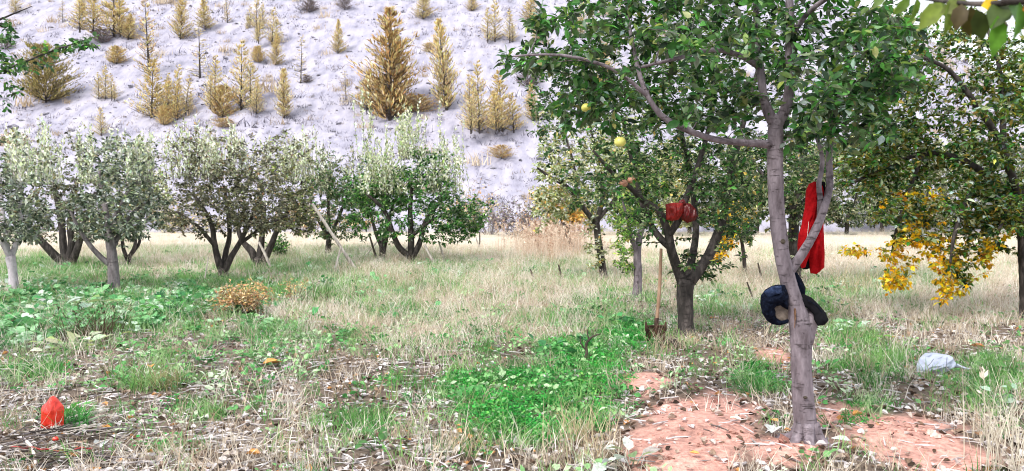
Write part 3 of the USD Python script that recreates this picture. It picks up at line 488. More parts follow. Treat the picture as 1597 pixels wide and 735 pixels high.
tree('apple_tree', 'dark leafy apple tree standing behind the nearest grey trunk and the red garment', 1240, 442,
    [(1241, 446, 9, 0), (1239, 400, 8.5, 0), (1238, 350, 8, 0), (1242, 320, 7, 0)], [[(1240, 340, 5, 0), (1215, 300, 4, 0), (1180, 260, 3, .2), (1160, 220, 2, .3)], [(1241, 325, 6, 0), (1250, 270, 4.5, .1), (1255, 200, 3, .2)], [(1240, 335, 5, 0), (1275, 290, 4, .2), (1310, 250, 3, .3), (1340, 220, 2, .4)]],
    [(1180, 275, 75, 70, 1.5, 2), (1250, 250, 80, 85, 1.6, 3), (1330, 270, 85, 70, 1.5, 2.8), (1240, 370, 22, 60, .4, .8), (1150, 330, 40, 50, 1, .8)], 850, 46, .078, MIX + [(2, (0.28, 0.27, 0.18))], seed=106, cluster=2)
right, YR = tree('apple_tree', 'apple tree at the right edge with drooping branches of orange yellow leaves', 1601, 500,
    [(1601, 505, 9, 0), (1599, 440, 8.5, 0), (1596, 380, 8, 0), (1594, 330, 8, 0)],
    [[(1595, 345, 7, 0), (1580, 280, 6, -.2), (1555, 215, 5.5, -.4), (1520, 160, 4.5, -.6), (1480, 110, 3.5, -.8), (1440, 90, 2.5, -1)], [(1594, 335, 7, 0), (1560, 290, 6, .2), (1500, 250, 5, .3), (1440, 240, 4, .3), (1380, 262, 3, .3), (1320, 290, 2, .3)],
     [(1594, 335, 7, 0), (1610, 250, 6, .1), (1620, 150, 5, .2), (1630, 40, 3, .3)], [(1565, 238, 5, -.35), (1563, 160, 4, -.3), (1555, 90, 3, -.2), (1530, 20, 2, 0)],
     [(1540, 280, 4.5, .2), (1510, 310, 4, 0), (1490, 360, 3, -.2), (1482, 410, 2, -.25)], [(1440, 240, 3.5, .3), (1420, 290, 3, .2), (1400, 350, 2.5, .1), (1390, 400, 1.5, .1)], [(1585, 300, 4.5, -.1), (1570, 330, 3.5, -.3), (1555, 365, 2.5, -.4)]],
    [(1480, 240, 110, 60, 1.1, 3), (1540, 170, 80, 90, 1.2, 2.6), (1400, 240, 80, 60, .9, 1.8), (1420, 170, 90, 60, 1, 1.6), (1490, 315, 100, 50, .9, 2.4), (1600, 250, 60, 130, 1, 2), (1550, 355, 60, 55, .7, 1.4), (1450, 350, 70, 35, .7, .8), (1400, 310, 60, 40, .8, 1.0), (1590, 80, 60, 60, 1, 1.2), (1430, 70, 70, 50, .9, 1.1), (1520, 50, 70, 45, .9, 1.1), (1380, 140, 60, 60, .8, 1.0), (1340, 270, 50, 40, .8, .9), (1495, 400, 30, 45, .3, .35)],
    1900, 46, .072, GREEN[:4] + MIX + [(2.5, (0.3, 0.36, 0.38)), (1.2, (0.12, 0.22, 0.17))], seed=107, cluster=2, thick=.9,
    extra=([(1405, 395, 30, 55, .3, 1.6), (1440, 355, 45, 30, .4, 1.8), (1390, 440, 16, 22, .2, .8), (1480, 430, 28, 42, .3, 1.7), (1475, 390, 45, 25, .3, .8), (1535, 400, 18, 28, .3, .7), (1560, 370, 30, 38, .3, 1.1), (1420, 310, 50, 25, .5, .5), (1572, 262, 8, 12, .1, .12), (1322, 388, 22, 14, .3, .35)], 400, 26, YEL + [(1.2, (0.42, 0.18, 0.03)), (1.5, (0.35, 0.36, 0.06))], .062), leafmat='leaf_yellow', near=240)
tree('autumn_tree', 'slim tree with yellow leaf clusters seen between the dark trunked tree and the grey trunk', 1160, 430,
    [(1162, 434, 3, 0), (1160, 400, 3, 0), (1156, 370, 2.5, 0)], [[(1156, 372, 2.5, 0), (1145, 340, 2, 0), (1130, 310, 1.5, 0)], [(1156, 372, 2.5, 0), (1168, 340, 2, .1), (1172, 310, 1.4, .1)]],
    [(1130, 365, 18, 24, .5, 1.3), (1150, 335, 28, 22, .6, 1.3), (1118, 392, 12, 14, .3, .6)], 220, 34, .08, YEL, seed=108, cluster=2, leafmat='leaf_yellow')
# the row of old trees across the left
LG = None
tree('apple_tree', 'pale barked apple tree cut by the left edge of the picture', 20, 454,
    [(22, 458, 7.2, 0), (20, 425, 6.4, 0), (16, 400, 7.2, 0)], [[(16, 402, 4.8, 0), (5, 380, 4.4, -.1), (-15, 350, 3.2, -.2), (-40, 310, 2.4, -.3)], [(17, 402, 4.8, 0), (27, 375, 4, .1), (32, 340, 3.2, .2), (30, 280, 2, .3)], [(12, 390, 4, 0), (5, 340, 3.2, .2), (0, 270, 2, .4)]],
    [(-30, 310, 70, 60, 1.2, 2), (20, 320, 60, 60, 1.2, 3), (10, 250, 70, 50, 1.1, 1.5), (15, 362, 60, 20, 1, 1.3)], 420, 34, .08, GREY, 'bark_pale', seed=111, leafmat='leaf_far', cluster=2, shoots=[(-40, 75, 175, 260, .9, 60)], shoot_pal=PALE + GREY[3:])
tree('apple_tree', 'old apple tree splitting at the ground into four dark stems, second from the left edge', 105, 417,
    [(105, 422, 12.8, 0), (105, 412, 12, 0), (106, 404, 9.6, 0)], [[(100, 412, 7.2, 0), (85, 398, 6.4, -.1), (68, 380, 5.6, -.2), (50, 360, 4.8, -.3), (20, 320, 3.2, -.4)], [(102, 408, 6.4, 0), (99, 385, 5.6, .1), (96, 350, 4.8, .2), (85, 290, 3.2, .3)], [(108, 408, 6.4, 0), (112, 380, 5.6, 0), (110, 345, 4.8, 0), (120, 280, 3.2, 0)], [(112, 410, 6.4, 0), (122, 385, 5.2, -.1), (130, 355, 4.4, -.1), (150, 300, 3.2, -.2)]],
    [(70, 320, 55, 45, 1.4, 2.4), (125, 325, 60, 45, 1.5, 2.6), (100, 265, 75, 55, 1.5, 1.8), (60, 362, 45, 18, 1.3, .9), (135, 360, 45, 18, 1.3, .9)], 470, 32, .09, DUSK + GREY[2:4], seed=112, leafmat='leaf_far', cluster=2, shoots=[(25, 175, 175, 265, 1.2, 85)], shoot_pal=PALE + GREY[2:])
tree('apple_tree', 'apple tree with straight grey trunk and one low limb forking to its left', 178, 458,
    [(178, 462, 8.8, 0), (177, 430, 8.4, 0), (175, 400, 7.6, 0), (171, 372, 6.8, 0), (169, 345, 5.6, 0)], [[(176, 415, 4.8, 0), (165, 408, 4.4, -.05), (152, 396, 4, -.1), (140, 382, 3.6, -.15), (125, 360, 2.8, -.2), (110, 330, 2, -.3)], [(170, 360, 4.8, 0), (190, 320, 4, 0), (215, 280, 2.8, 0)], [(169, 350, 4.8, 0), (160, 300, 3.6, .2), (155, 250, 2.4, .3)], [(175, 390, 4, .05), (186, 365, 3.6, .15), (205, 335, 2.8, .2), (235, 310, 2, .3)]],
    [(185, 310, 65, 50, 1.1, 3), (220, 330, 45, 35, .9, 1.6), (140, 335, 40, 35, .8, 1.2), (185, 255, 70, 45, 1, 1.5), (200, 362, 60, 18, 1, 1.1)], 520, 36, .075, GREY, 'bark_grey', seed=113, leafmat='leaf_far', cluster=2, shoots=[(130, 250, 190, 262, .8, 60)], shoot_pal=PALE + GREY[3:])
tree('apple_tree', 'thin stemmed apple tree half hidden behind the straight grey trunk at left', 200, 412,
    [(200, 415, 4, 0), (200, 405, 4, 0), (201, 398, 3.6, 0)], [[(199, 406, 3.2, 0), (192, 385, 2.8, 0), (190, 355, 2.4, 0), (185, 300, 1.6, 0)], [(201, 402, 3.2, 0), (210, 385, 2.8, 0), (214, 360, 2.4, .1), (235, 310, 1.6, .2)], [(203, 400, 2.4, .1), (218, 375, 2.4, .2), (205, 350, 2, .3), (250, 300, 1.28, .3)]],
    [(230, 305, 45, 50, 1.4, 2), (190, 290, 50, 50, 1.4, 2)], 280, 32, .09, PALE[:2] + LIME[:2] + DUSK, seed=114, leafmat='leaf_far', cluster=2)
tree('apple_tree', 'dark brown twin stemmed apple tree with a wide dusky crown, left of the picture centre', 348, 437,
    [(349, 442, 7.2, 0), (348, 428, 7.6, 0), (347, 418, 7.2, 0)], [[(346, 424, 5.6, 0), (340, 405, 5.2, -.05), (334, 378, 4.4, -.1), (328, 345, 3.6, -.2), (300, 300, 2.4, -.3)], [(348, 422, 5.2, 0), (352, 395, 4.4, .1), (358, 360, 3.6, .2), (350, 290, 2.4, .2)], [(350, 424, 5.6, 0), (360, 402, 4.8, 0), (372, 382, 4, 0), (388, 350, 3.2, 0), (410, 300, 2.4, .1)], [(336, 385, 3.2, -.1), (310, 355, 2.8, -.3), (275, 330, 2, -.4)], [(374, 380, 3.2, 0), (410, 355, 2.4, .2), (450, 335, 1.6, .3)]],
    [(345, 300, 90, 55, 1.4, 3.5), (290, 315, 45, 45, 1, 1.5), (405, 310, 55, 50, 1.2, 2), (345, 245, 85, 45, 1.3, 2), (290, 352, 50, 18, 1, .9), (395, 352, 55, 18, 1, 1)], 760, 36, .075, DUSK, seed=115, leafmat='leaf_far', cluster=2, shoots=[(265, 440, 165, 255, 1.1, 110)], shoot_pal=PALE + DUSK[3:])
tree('apple_tree', 'squat dark multi stemmed apple tree close behind the twin stemmed one', 405, 418,
    [(404, 422, 10.4, 0), (404, 410, 9.6, 0), (405, 402, 8, 0)], [[(400, 410, 6.4, 0), (392, 392, 5.6, 0), (376, 372, 4, 0), (365, 330, 2.8, 0)], [(404, 408, 6.4, 0), (408, 375, 4.8, 0), (412, 320, 3.2, .1)], [(410, 408, 6.4, 0), (422, 385, 5.2, 0), (432, 360, 4, 0), (460, 310, 2.4, 0)]],
    [(430, 305, 60, 55, 1.5, 3), (390, 320, 40, 40, 1.3, 1.5), (470, 320, 35, 45, 1.2, 1.5), (440, 250, 50, 45, 1.3, 1.3), (440, 352, 60, 18, 1.2, 1)], 500, 32, .085, DUSK + LIME[:1], seed=116, leafmat='leaf_far', cluster=2, shoots=[(400, 490, 180, 260, 1.2, 60)], shoot_pal=PALE + DUSK[3:])
DEEP = [(5, (0.014, 0.055, 0.014)), (4, (0.035, 0.14, 0.03)), (2, (0.10, 0.26, 0.05)), (1.2, (0.2, 0.3, 0.1)), (.7, (0.4, 0.44, 0.38))]
tree('apple_tree', 'round deep green apple tree held up by wooden props, topped with tall pale shoots', 642, 413,
    [(642, 417, 6.4, 0), (641, 404, 6, 0), (641, 396, 6.4, 0)], [[(638, 400, 5.2, 0), (622, 385, 4.8, -.1), (612, 362, 4, -.2), (600, 330, 3.2, -.3), (570, 300, 2, -.4)], [(641, 398, 5.6, 0), (641, 365, 4.8, 0), (640, 320, 3.6, 0), (645, 270, 2.4, 0)], [(644, 400, 5.2, 0), (655, 378, 4.4, .1), (664, 345, 3.6, .2), (690, 310, 2.4, .3)], [(640, 370, 3.2, 0), (680, 340, 2.4, -.4), (725, 325, 1.6, -.6)]],
    [(640, 315, 85, 50, 1.6, 4), (575, 320, 45, 40, 1.3, 2), (710, 325, 50, 38, 1.4, 2.2), (640, 265, 80, 35, 1.4, 2.6), (740, 345, 25, 20, .8, .5), (600, 358, 60, 25, 1.3, 1.4), (690, 362, 55, 20, 1.2, 1.2)], 860, 36, .09, DEEP, seed=117, leafmat='leaf_far', cluster=2, shoots=[(570, 725, 195, 280, 1.2, 130), (570, 650, 125, 225, .6, 46), (688, 714, 145, 260, .4, 12)], shoot_pal=PALE + [(1.5, (0.25, 0.32, 0.12))])
tree('apple_tree', 'slim dark trunked apple tree partly hidden behind the round green one', 596, 406,
    [(597, 410, 4.8, 0), (596, 395, 4.4, 0), (595, 380, 4, 0)], [[(595, 386, 3.2, 0), (585, 360, 2.8, 0), (575, 320, 1.6, 0)], [(596, 382, 3.6, 0), (604, 355, 2.8, 0), (615, 310, 1.6, 0)]], [(590, 320, 50, 40, 1.4, 2), (570, 290, 35, 30, 1.2, 1)], 230, 36, .11, DEEP, seed=118, leafmat='leaf_far', cluster=2)
tree('apple_tree', 'olive green apple tree filling the gap between the dusky crown and the round green tree', 512, 400,
    [(512, 404, 4.8, 0), (512, 385, 4.4, 0), (514, 368, 4, 0)], [[(513, 372, 3.2, 0), (495, 340, 2.4, 0), (480, 300, 1.6, 0)], [(514, 370, 3.2, 0), (530, 335, 2.4, 0), (545, 295, 1.6, 0)], [(514, 370, 3.2, 0), (512, 310, 2.4, .2), (515, 260, 1.6, .2)]],
    [(505, 310, 50, 45, 1.6, 3), (545, 320, 35, 35, 1.3, 1.6), (510, 270, 45, 30, 1.4, 1.6), (480, 340, 30, 25, 1, .8), (515, 358, 45, 20, 1.2, 1)], 420, 32, .095, OLIVE + DEEP[:2], seed=119, leafmat='leaf_far', cluster=2, shoots=[(475, 560, 215, 280, 1.2, 50)], shoot_pal=PALE + OLIVE)
for k, (u, v, w, lab) in enumerate(((1120, 368, 50, 'far grey green orchard tree behind the yellow leaf clusters'), (1180, 366, 45, 'far orchard tree showing between the dark trunked tree and the grey trunk'), (1320, 366, 60, 'far orchard tree beyond the pale grass to the right of the red garment'),
                                    (1430, 368, 60, 'far orchard tree beyond the orange yellow leaf clusters'), (1540, 367, 60, 'far orchard tree at the back near the right edge'), (1035, 367, 45, 'far orchard tree behind the limbs of the dark trunked tree'), (1255, 365, 55, 'far orchard tree straight behind the red garment'), (1375, 362, 55, 'far orchard tree between the red garment and the orange yellow leaf clusters'), (1490, 363, 55, 'far orchard tree behind the lowest orange yellow leaf cluster'), (1590, 366, 50, 'far orchard tree cut by the right edge'), (965, 366, 50, 'far yellow green orchard tree behind the slim grey trunk'), (1075, 364, 50, 'far orchard tree straight behind the dark trunked tree'))):
    tree('orchard_tree', lab, u, v, [(u, v + 3, 3.5, 0), (u + 1, v - 15, 3, 0), (u + 2, v - 30, 2.5, 0)], [[(u, v - 18, 2, 0), (u - 18, v - 45, 1.5, 0), (u - 28, v - 75, 1, 0)], [(u + 2, v - 26, 2, 0), (u + 14, v - 55, 1.5, 0), (u + 20, v - 90, 1, 0)]],
         [(u, v - 70, w * 1.3, 40, 2, 3), (u - 10, v - 115, w, 32, 2, 2.0), (u + 8, v - 34, w * 1.25, 22, 1.6, 2.4)], 560, 30, .17, [MIX, LIME, MIX, OLIVE, MIX, LIME, OLIVE, MIX, LIME, MIX, LIME, LIME][k] + PALE[1:3], seed=130 + k, leafmat='leaf_far', cluster=2, thick=1.6)
# trees that stand outside the picture and reach into it
over = thing('overhanging_tree', 'tree outside the frame whose nearest branch hangs large green leaves into the top right corner', 'tree', gz((2.45, 1.1)))
rng = np.random.default_rng(140)
tr = spline([(2.45, 1.1, float(ground_h(2.45, 1.1)) - .05), (2.42, 1.1, .8), (2.36, 1.12, 1.5), (2.32, 1.15, 2.3), (2.3, 1.2, 2.9)], [.11, .09, .085, .07, .05]); obj('trunk', tube(*tr, n=12, rough=.03, rng=rng), 'bark_dark', over, smooth=True)
bl = spline([(2.37, 1.12, 1.55), (1.9, 1.2, 1.8), *[P(u, v, Y) for u, v, Y in ((1660, -2, 1.28), (1590, 2, 1.32), (1540, 7, 1.36), (1480, 3, 1.42), (1420, -6, 1.48), (1370, -14, 1.55))]], [.03, .02, .010, .006, .005, .004, .003, .002]); obj('limb', tube(*bl, n=8, rough=.05, rng=rng), 'bark_dark', over, smooth=True)
for u0, v0, u1, v1, Y, w, c in ((1468, 4, 1436, 44, 1.42, .42, (0.14, 0.19, 0.03)), (1420, -4, 1394, 24, 1.47, .4, (0.09, 0.15, 0.03)), (1500, 6, 1492, 47, 1.38, .5, (0.06, 0.045, 0.02)), (1523, 14, 1535, 66, 1.36, .42, (0.035, 0.05, 0.015)), (1556, 24, 1553, 90, 1.33, .42, (0.10, 0.24, 0.03)),
                                (1530, 10, 1575, 14, 1.34, .5, (0.7, 0.45, 0.02)), (1572, 8, 1604, 52, 1.31, .55, (0.07, 0.18, 0.025)), (1545, 22, 1572, 48, 1.38, .5, (0.09, 0.06, 0.02)), (1596, 5, 1622, 30, 1.3, .6, (0.4, 0.12, 0.02)), (1455, 0, 1480, 26, 1.45, .45, (0.10, 0.15, 0.03)),
                                (1510, 2, 1470, 18, 1.41, .45, (0.14, 0.17, 0.05)), (1620, 0, 1640, 70, 1.3, .45, (0.07, 0.16, 0.03)), (1380, -10, 1362, 12, 1.54, .4, (0.11, 0.17, 0.05)), (1480, 2, 1478, 58, 1.4, .42, (0.12, 0.17, 0.03)), (1515, 10, 1512, 60, 1.37, .45, (0.05, 0.04, 0.015)), (1430, -4, 1424, 34, 1.46, .42, (0.10, 0.16, 0.03)), (1590, 4, 1588, 66, 1.29, .5, (0.08, 0.2, 0.03)), (1568, 6, 1548, 40, 1.35, .5, (0.05, 0.08, 0.02))):
    a, b = P(u0, v0, Y), P(u1, v1, Y + rng.uniform(-.04, .05)); L = np.linalg.norm(b - a)
    m, cc = leaf_mesh(a[None], (b - a)[None], np.array([[rng.uniform(-.5, .5), -1, .3]]), np.array([L]), np.array([L * w * 1.35]), NEAR, np.array([c])); m = (m[0], m[1])
    tm = trimesh.Trimesh(*m, process=False); tv, tf = trimesh.remesh.subdivide(tm.vertices, tm.faces); obj('leaf', (tv, tf), 'leaf', over, smooth=True, tint=np.repeat(np.array([c]), len(tv), 0))
left = thing('overhanging_tree', 'tree outside the frame that sends a leafy green twig in from the upper left', 'tree', gz((-7.2, 6.6)))
tr = spline([(-7.2, 6.6, float(ground_h(-7.2, 6.6)) - .05), (-7.2, 6.6, 1.0), (-7.1, 6.7, 2.2), (-7.0, 6.8, 3.6)], [.14, .11, .09, .05]); obj('trunk', tube(*tr, n=12, rough=.03, rng=rng), 'bark_dark', left, smooth=True)
bl = [spline([(-7.15, 6.65, 1.9), P(-200, 170, 6.8), P(-60, 135, 6.9), P(10, 108, 7), P(60, 88, 7), P(110, 70, 7.1), P(155, 56, 7.2)], [.045, .03, .018, .011, .008, .006, .003]), spline([(-7.1, 6.7, 2.3), P(-150, 60, 6.8), P(-30, 40, 7), P(20, 22, 7), P(50, 10, 7)], [.04, .025, .012, .007, .003])]
for l in bl: obj('limb', tube(*l, n=7, rough=.04, rng=rng), 'bark_dark', left, smooth=True)
tw = grow(bl, in_blobs([(30, 100, 60, 20, .3, 1.4), (105, 72, 55, 12, .2, 2), (-60, 110, 70, 50, .5, 1.5), (10, 55, 25, 30, .3, .7), (18, 150, 18, 24, .2, .3)], 80, rng, 7), rng, thick=.7)
obj('twigs', cat_meshes([tube(p, r, 4, False) for p, r in tw]), 'bark_dark', left, smooth=True, kind='stuff')
pos, tan = along(tw + [(bl[0][0][-22:], bl[0][1][-22:])], rng, 30, .2, 2); m, c = leaf_mesh(*leaf_frames(pos, tan, rng, .05), NEAR, palette(rng, len(pos), GREEN[:4])); obj('foliage', m, 'leaf', left, smooth=True, tint=c, kind='stuff')

# ------------------------------------------------------------------ conifers and bushes of the hillside
def conifer(rng, prof, levels, per, blades_, up, blen, pal, bw=.09, gap=0.0, wild=.25):
    """Unit height tree: (trunk mesh, crown mesh, tint). prof(z) is the crown radius over the height."""
    pos, ax, br = [], [], []; sd = rng.uniform(0, 50)
    for z in np.linspace(.04, .985, levels):
        for k in range(max(3, int(round(per * (1 - .45 * z))))):
            if rng.random() < gap: continue
            a = rng.uniform(0, 2 * np.pi); R = prof(z) * rng.uniform(.5, 1.2) * (.5 + 1.0 * meshkit.noise(np.array([2.2 * math.cos(a) + sd, 2.2 * math.sin(a), 7 * z]))) + .008; d = np.array([math.cos(a), math.sin(a), 0]); q = np.linspace(.25, 1, blades_) + rng.normal(0, .06, blades_)
            p = np.array([0, 0, z + rng.normal(0, .012)]) + d * R * q[:, None] + np.array([0, 0, 1]) * (up * R * q ** 1.6)[:, None]; pos.append(p); ax.append(d * .6 + np.array([0, 0, up + .35]) + rng.normal(0, wild, (blades_, 3)))
            br.append((np.array([[0, 0, z], d * R * .5 + [0, 0, z + up * R * .35], d * R + [0, 0, z + up * R]]), np.array([.004, .0025, .001]) * (1.2 - z)))
    pos, ax = np.vstack(pos), np.vstack(ax); n = len(pos); L = blen * rng.uniform(.6, 1.4, n); fam = np.repeat(rng.normal(0, .22, (n // blades_ + 1)), blades_)[:n]
    m, c = leaf_mesh(pos, ax, rng.normal(size=(n, 3)), L, L * bw * 2.4, FAR, np.clip(palette(rng, n, pal, .2) * np.exp(fam)[:, None], .01, .9))
    tr = tube([[0, 0, -.03], [0, 0, .3], [0, 0, .97]], [.016, .011, .002], 6); return cat_meshes([tr] + [tube(p, r, 3, False) for p, r in br]), m, c
GOLD = [(3, (0.60, 0.46, 0.25)), (2, (0.50, 0.36, 0.18)), (3, (0.70, 0.57, 0.37)), (.6, (0.24, 0.17, 0.1))]
BROWN = [(3, (0.42, 0.25, 0.115)), (2.2, (0.26, 0.15, 0.07)), (2, (0.54, 0.36, 0.18)), (1.2, (0.11, 0.075, 0.045))]
TAN = [(3, (0.66, 0.55, 0.39)), (2, (0.52, 0.40, 0.25)), (1.5, (0.68, 0.59, 0.46)), (.5, (0.26, 0.2, 0.13))]
OLV = [(3, (0.24, 0.2, 0.09)), (2, (0.36, 0.29, 0.14)), (1, (0.13, 0.11, 0.055)), (1, (0.42, 0.33, 0.18))]
PURP = [(3, (0.10, 0.075, 0.10)), (2, (0.2, 0.16, 0.2)), (1, (0.05, 0.035, 0.05))]
rng = np.random.default_rng(200); KINDS = {}
def kind(name, *a, **k):
    root = stage.CreateClassPrim('/World/' + name); tr, m, c = conifer(rng, *a, **k); root.GetPath(); KINDS[name] = root
    obj('trunk', tr, 'bark_dark', root); obj('crown', m, 'needle', root, tint=c)
cone = lambda w: (lambda z: w * (1 - z) ** .8)
full = lambda w: (lambda z: w * min(1, (z + .12) * 4) * (1 - z ** 2.2) * (.82 + .3 * math.sin(z * 23)))
colm = lambda w: (lambda z: w * min(1, (z + .15) * 4) * (1 - z ** 3))
dome = lambda w: (lambda z: w * math.sqrt(max(0, 1 - z * z)))
kind('golden_pine', full(.30), 46, 14, 16, .45, .042, BROWN + GOLD[:1]); kind('gold_cone', cone(.30), 36, 11, 13, .5, .042, GOLD); kind('gold_column', colm(.115), 46, 9, 9, .8, .038, GOLD + TAN[:1])
kind('tan_spire', cone(.15), 34, 6, 9, .5, .036, TAN + BROWN[:1], gap=.3); kind('tan_cone', cone(.27), 32, 8, 12, .55, .042, TAN + GOLD[:1], gap=.15); kind('tan_sparse', cone(.22), 24, 6, 10, .2, .036, TAN + PURP[1:2], gap=.35)
def clumped(name, n, r, *a, **k):
    root = stage.CreateClassPrim('/World/' + name); KINDS[name] = root; Tm, Cm, Cc = [], [], []
    for q in range(n):
        h = 1 if q == 0 else rng.uniform(.45, .85); o = np.array([0, 0, 0]) if q == 0 else np.array([*(rng.normal(0, r, 2)), 0]); tr, m, c = conifer(rng, *a, **k)
        Tm.append((tr[0] * h + o, tr[1])); Cm.append((m[0] * h + o, m[1])); Cc.append(c)
    obj('trunk', cat_meshes(Tm), 'bark_dark', root); obj('crown', cat_meshes(Cm), 'needle', root, tint=np.vstack(Cc))
clumped('gold_clump', 4, .2, cone(.26), 28, 8, 11, .5, .045, GOLD, gap=.12); clumped('tan_clump', 4, .2, cone(.24), 26, 7, 10, .55, .045, TAN + GOLD[:1], gap=.2); clumped('brown_clump', 3, .17, full(.25), 34, 11, 13, .45, .045, BROWN + GOLD[:1] + TAN[:1], gap=.05)
kind('round_bush', dome(.5), 20, 26, 18, .4, .06, OLV); kind('gold_bush', dome(.45), 18, 20, 16, .55, .07, GOLD + BROWN[:1]); kind('low_bush', dome(1.05), 12, 24, 18, .3, .1, BROWN + TAN[:1]); kind('dark_bush', dome(.8), 11, 18, 16, .5, .1, PURP)
HILL = [
 ('brown_clump', 608, 188, 176, 1.0, 'largest golden brown pine on the pale hillside, broad and shaggy'), ('gold_cone', 572, 172, 62, 1.15, 'small brown conifer at the left foot of the largest golden pine'), ('low_bush', 652, 176, 26, 1.2, 'rusty brown low bush at the right foot of the largest golden pine'),
 ('gold_column', 697, 172, 142, 1.0, 'narrow golden column shaped conifer just right of the largest pine'), ('gold_clump', 178, 58, 92, 1.1, 'big golden conifer cut by the top edge in the upper left'), ('gold_cone', 200, 62, 40, 1.2, 'small orange conifer at the right foot of the big golden one in the upper left'),
 ('round_bush', 72, 160, 86, 1.0, 'large olive brown dome shaped bush behind the green twig at upper left'), ('tan_spire', 233, 118, 122, 1.0, 'tall thin spire conifer between the big golden one and the paired small ones'), ('gold_clump', 236, 184, 92, 1.15, 'golden tan conifer below the tall thin spire'),
 ('gold_bush', 256, 196, 28, 1.2, 'small dark gold bush at the foot of the conifer below the thin spire'), ('tan_clump', 270, 176, 76, .9, 'pale tan conifer close to the right of the one below the thin spire'), ('gold_cone', 281, 62, 70, .8, 'slender orange tan conifer near the top, right of the thin spire'),
 ('gold_cone', 320, 46, 48, 1.1, 'golden conifer with a dark foot at the top edge, left third'), ('tan_sparse', 312, 122, 84, 1.0, 'sparse tiered tan conifer standing alone on open slope in the upper left third'), ('tan_spire', 355, 36, 40, 1.1, 'little tan conifer touching the top edge, right of the dark footed one'),
 ('tan_clump', 400, 46, 52, .9, 'golden conifer at the top edge above the pair of mid slope conifers'), ('tan_clump', 424, 70, 56, 1.0, 'spreading tan conifer beneath the top edge, left of the dark purple bush'), ('gold_cone', 430, 102, 46, .8, 'golden conifer directly below the spreading tan one'),
 ('gold_bush', 404, 98, 24, 1.2, 'small pale gold bush left of the conifer below the spreading tan one'), ('tan_clump', 376, 172, 108, 1.1, 'tall pale gold conifer above the dusky crowned apple tree'), ('gold_bush', 347, 184, 48, 1.1, 'golden bush at the foot of the tall pale gold conifer'), ('tan_cone', 400, 178, 56, .8, 'pale conifer at the right foot of the tall pale gold conifer'),
 ('gold_column', 443, 184, 76, 1.1, 'olive gold column conifer above the squat multi stemmed apple tree'), ('tan_sparse', 469, 130, 74, 1.0, 'pale brown tiered conifer right of the small golden ones, mid slope'), ('gold_cone', 527, 84, 52, .7, 'narrow golden conifer alone left of the largest pine'),
 ('tan_clump', 165, 156, 52, 1.1, 'sparse grey tan conifer right of the olive dome bush'), ('tan_cone', 158, 212, 44, .9, 'small tan conifer low on the slope beneath the sparse grey tan one'), ('gold_bush', 182, 100, 26, 1.4, 'low golden bush under the big golden conifer in the upper left'),
 ('tan_sparse', 98, 36, 36, .9, 'small sparse conifer with a bare stem near the top left corner'), ('tan_cone', 128, 24, 36, .9, 'small tan conifer at the top edge right of the sparse one with bare stem'), ('tan_clump', 748, 208, 112, .9, 'pale tan conifer right of the narrow golden column'),
 ('gold_clump', 784, 206, 96, .95, 'golden tan conifer lowest on the slope beside the pale one, right of the column'), ('tan_clump', 772, 66, 64, 1.1, 'broad pale tan conifer at the top right of the open slope'), ('gold_cone', 826, 34, 48, .9, 'golden conifer at the top edge beside the nearest tree crown'),
 ('tan_clump', 838, 66, 50, .9, 'pale gold conifer half hidden by the leaf tips of the nearest tree'), ('gold_cone', 660, 30, 44, 1.1, 'orange tan conifer at the top edge above the largest pine'), ('gold_cone', 736, 18, 34, .9, 'small golden conifer at the top edge right of the largest pine'),
 ('low_bush', 782, 248, 20, 1.15, 'flat rusty brown bush alone low on the bare slope right of centre'), ('dark_bush', 483, 20, 20, 1.2, 'dark purple bush at the top edge left of the largest pine'), ('dark_bush', 538, 16, 18, 1.0, 'small dark bush at the top edge nearer the largest pine'),
 ('dark_bush', 160, 68, 20, 1.2, 'dark violet bush left below the big golden conifer'), ('dark_bush', 822, 136, 26, 1.2, 'dark purple bush right of the broad pale conifer'), ('low_bush', 670, 82, 14, 1.0, 'small brown bush right of the top of the largest pine'), ('dark_bush', 478, 130, 12, 1.1, 'tiny dark bush at the foot of the pale brown tiered conifer'),
 ('tan_cone', 905, 60, 60, 1.0, 'pale conifer glimpsed through the left leaves of the nearest crown'), ('gold_cone', 940, 150, 80, .9, 'golden conifer glimpsed behind the left limb of the nearest tree'), ('tan_cone', 1040, 90, 80, 1.0, 'tan conifer glimpsed behind the centre of the nearest crown'),
 ('gold_cone', 832, 190, 60, .8, 'orange tan conifer at the left rim of the sparse yellow green crown'), ('low_bush', 350, 200, 14, 1.4, 'low brown bush just above the dusky crown'), ('tan_cone', 25, 22, 38, 1.0, 'pale tan conifer in the top left corner'), ('tan_sparse', 540, 160, 50, .9, 'thin pale conifer left of the largest pine at mid height'),
 ('low_bush', 20, 232, 22, 1.2, 'brown bush at the hill foot near the left edge'), ('dark_bush', 8, 78, 16, 1.3, 'dark bush at the left edge on the upper slope')]
for nm, u, v, hpx, wide, lab in HILL:
    p = hill_hit(u, v)
    if p is None: continue
    h = hpx * p[1] / F; bush = 'bush' in nm
    x = UsdGeom.Xform.Define(stage, numbered('/World', 'hill_bush' if bush else 'conifer')); x.AddTranslateOp().Set(tuple(map(float, (p[0], p[1], float(hill_h(p[0], p[1])) - .02 * h))))
    x.AddRotateXYZOp().Set((float(rng.normal(0, 3)), float(rng.normal(0, 3)), float(rng.uniform(0, 360)))); wide *= 1 if bush else float(rng.uniform(1.05, 1.35)); x.AddScaleOp().Set((h * wide, h * wide, h)); x.GetPrim().GetReferences().AddInternalReference(KINDS[nm].GetPath()); x.GetPrim().SetInstanceable(True)
    tag(x.GetPrim(), lab, 'bush' if bush else 'conifer', 'bushes on the pale hillside' if bush else 'conifers on the pale hillside')
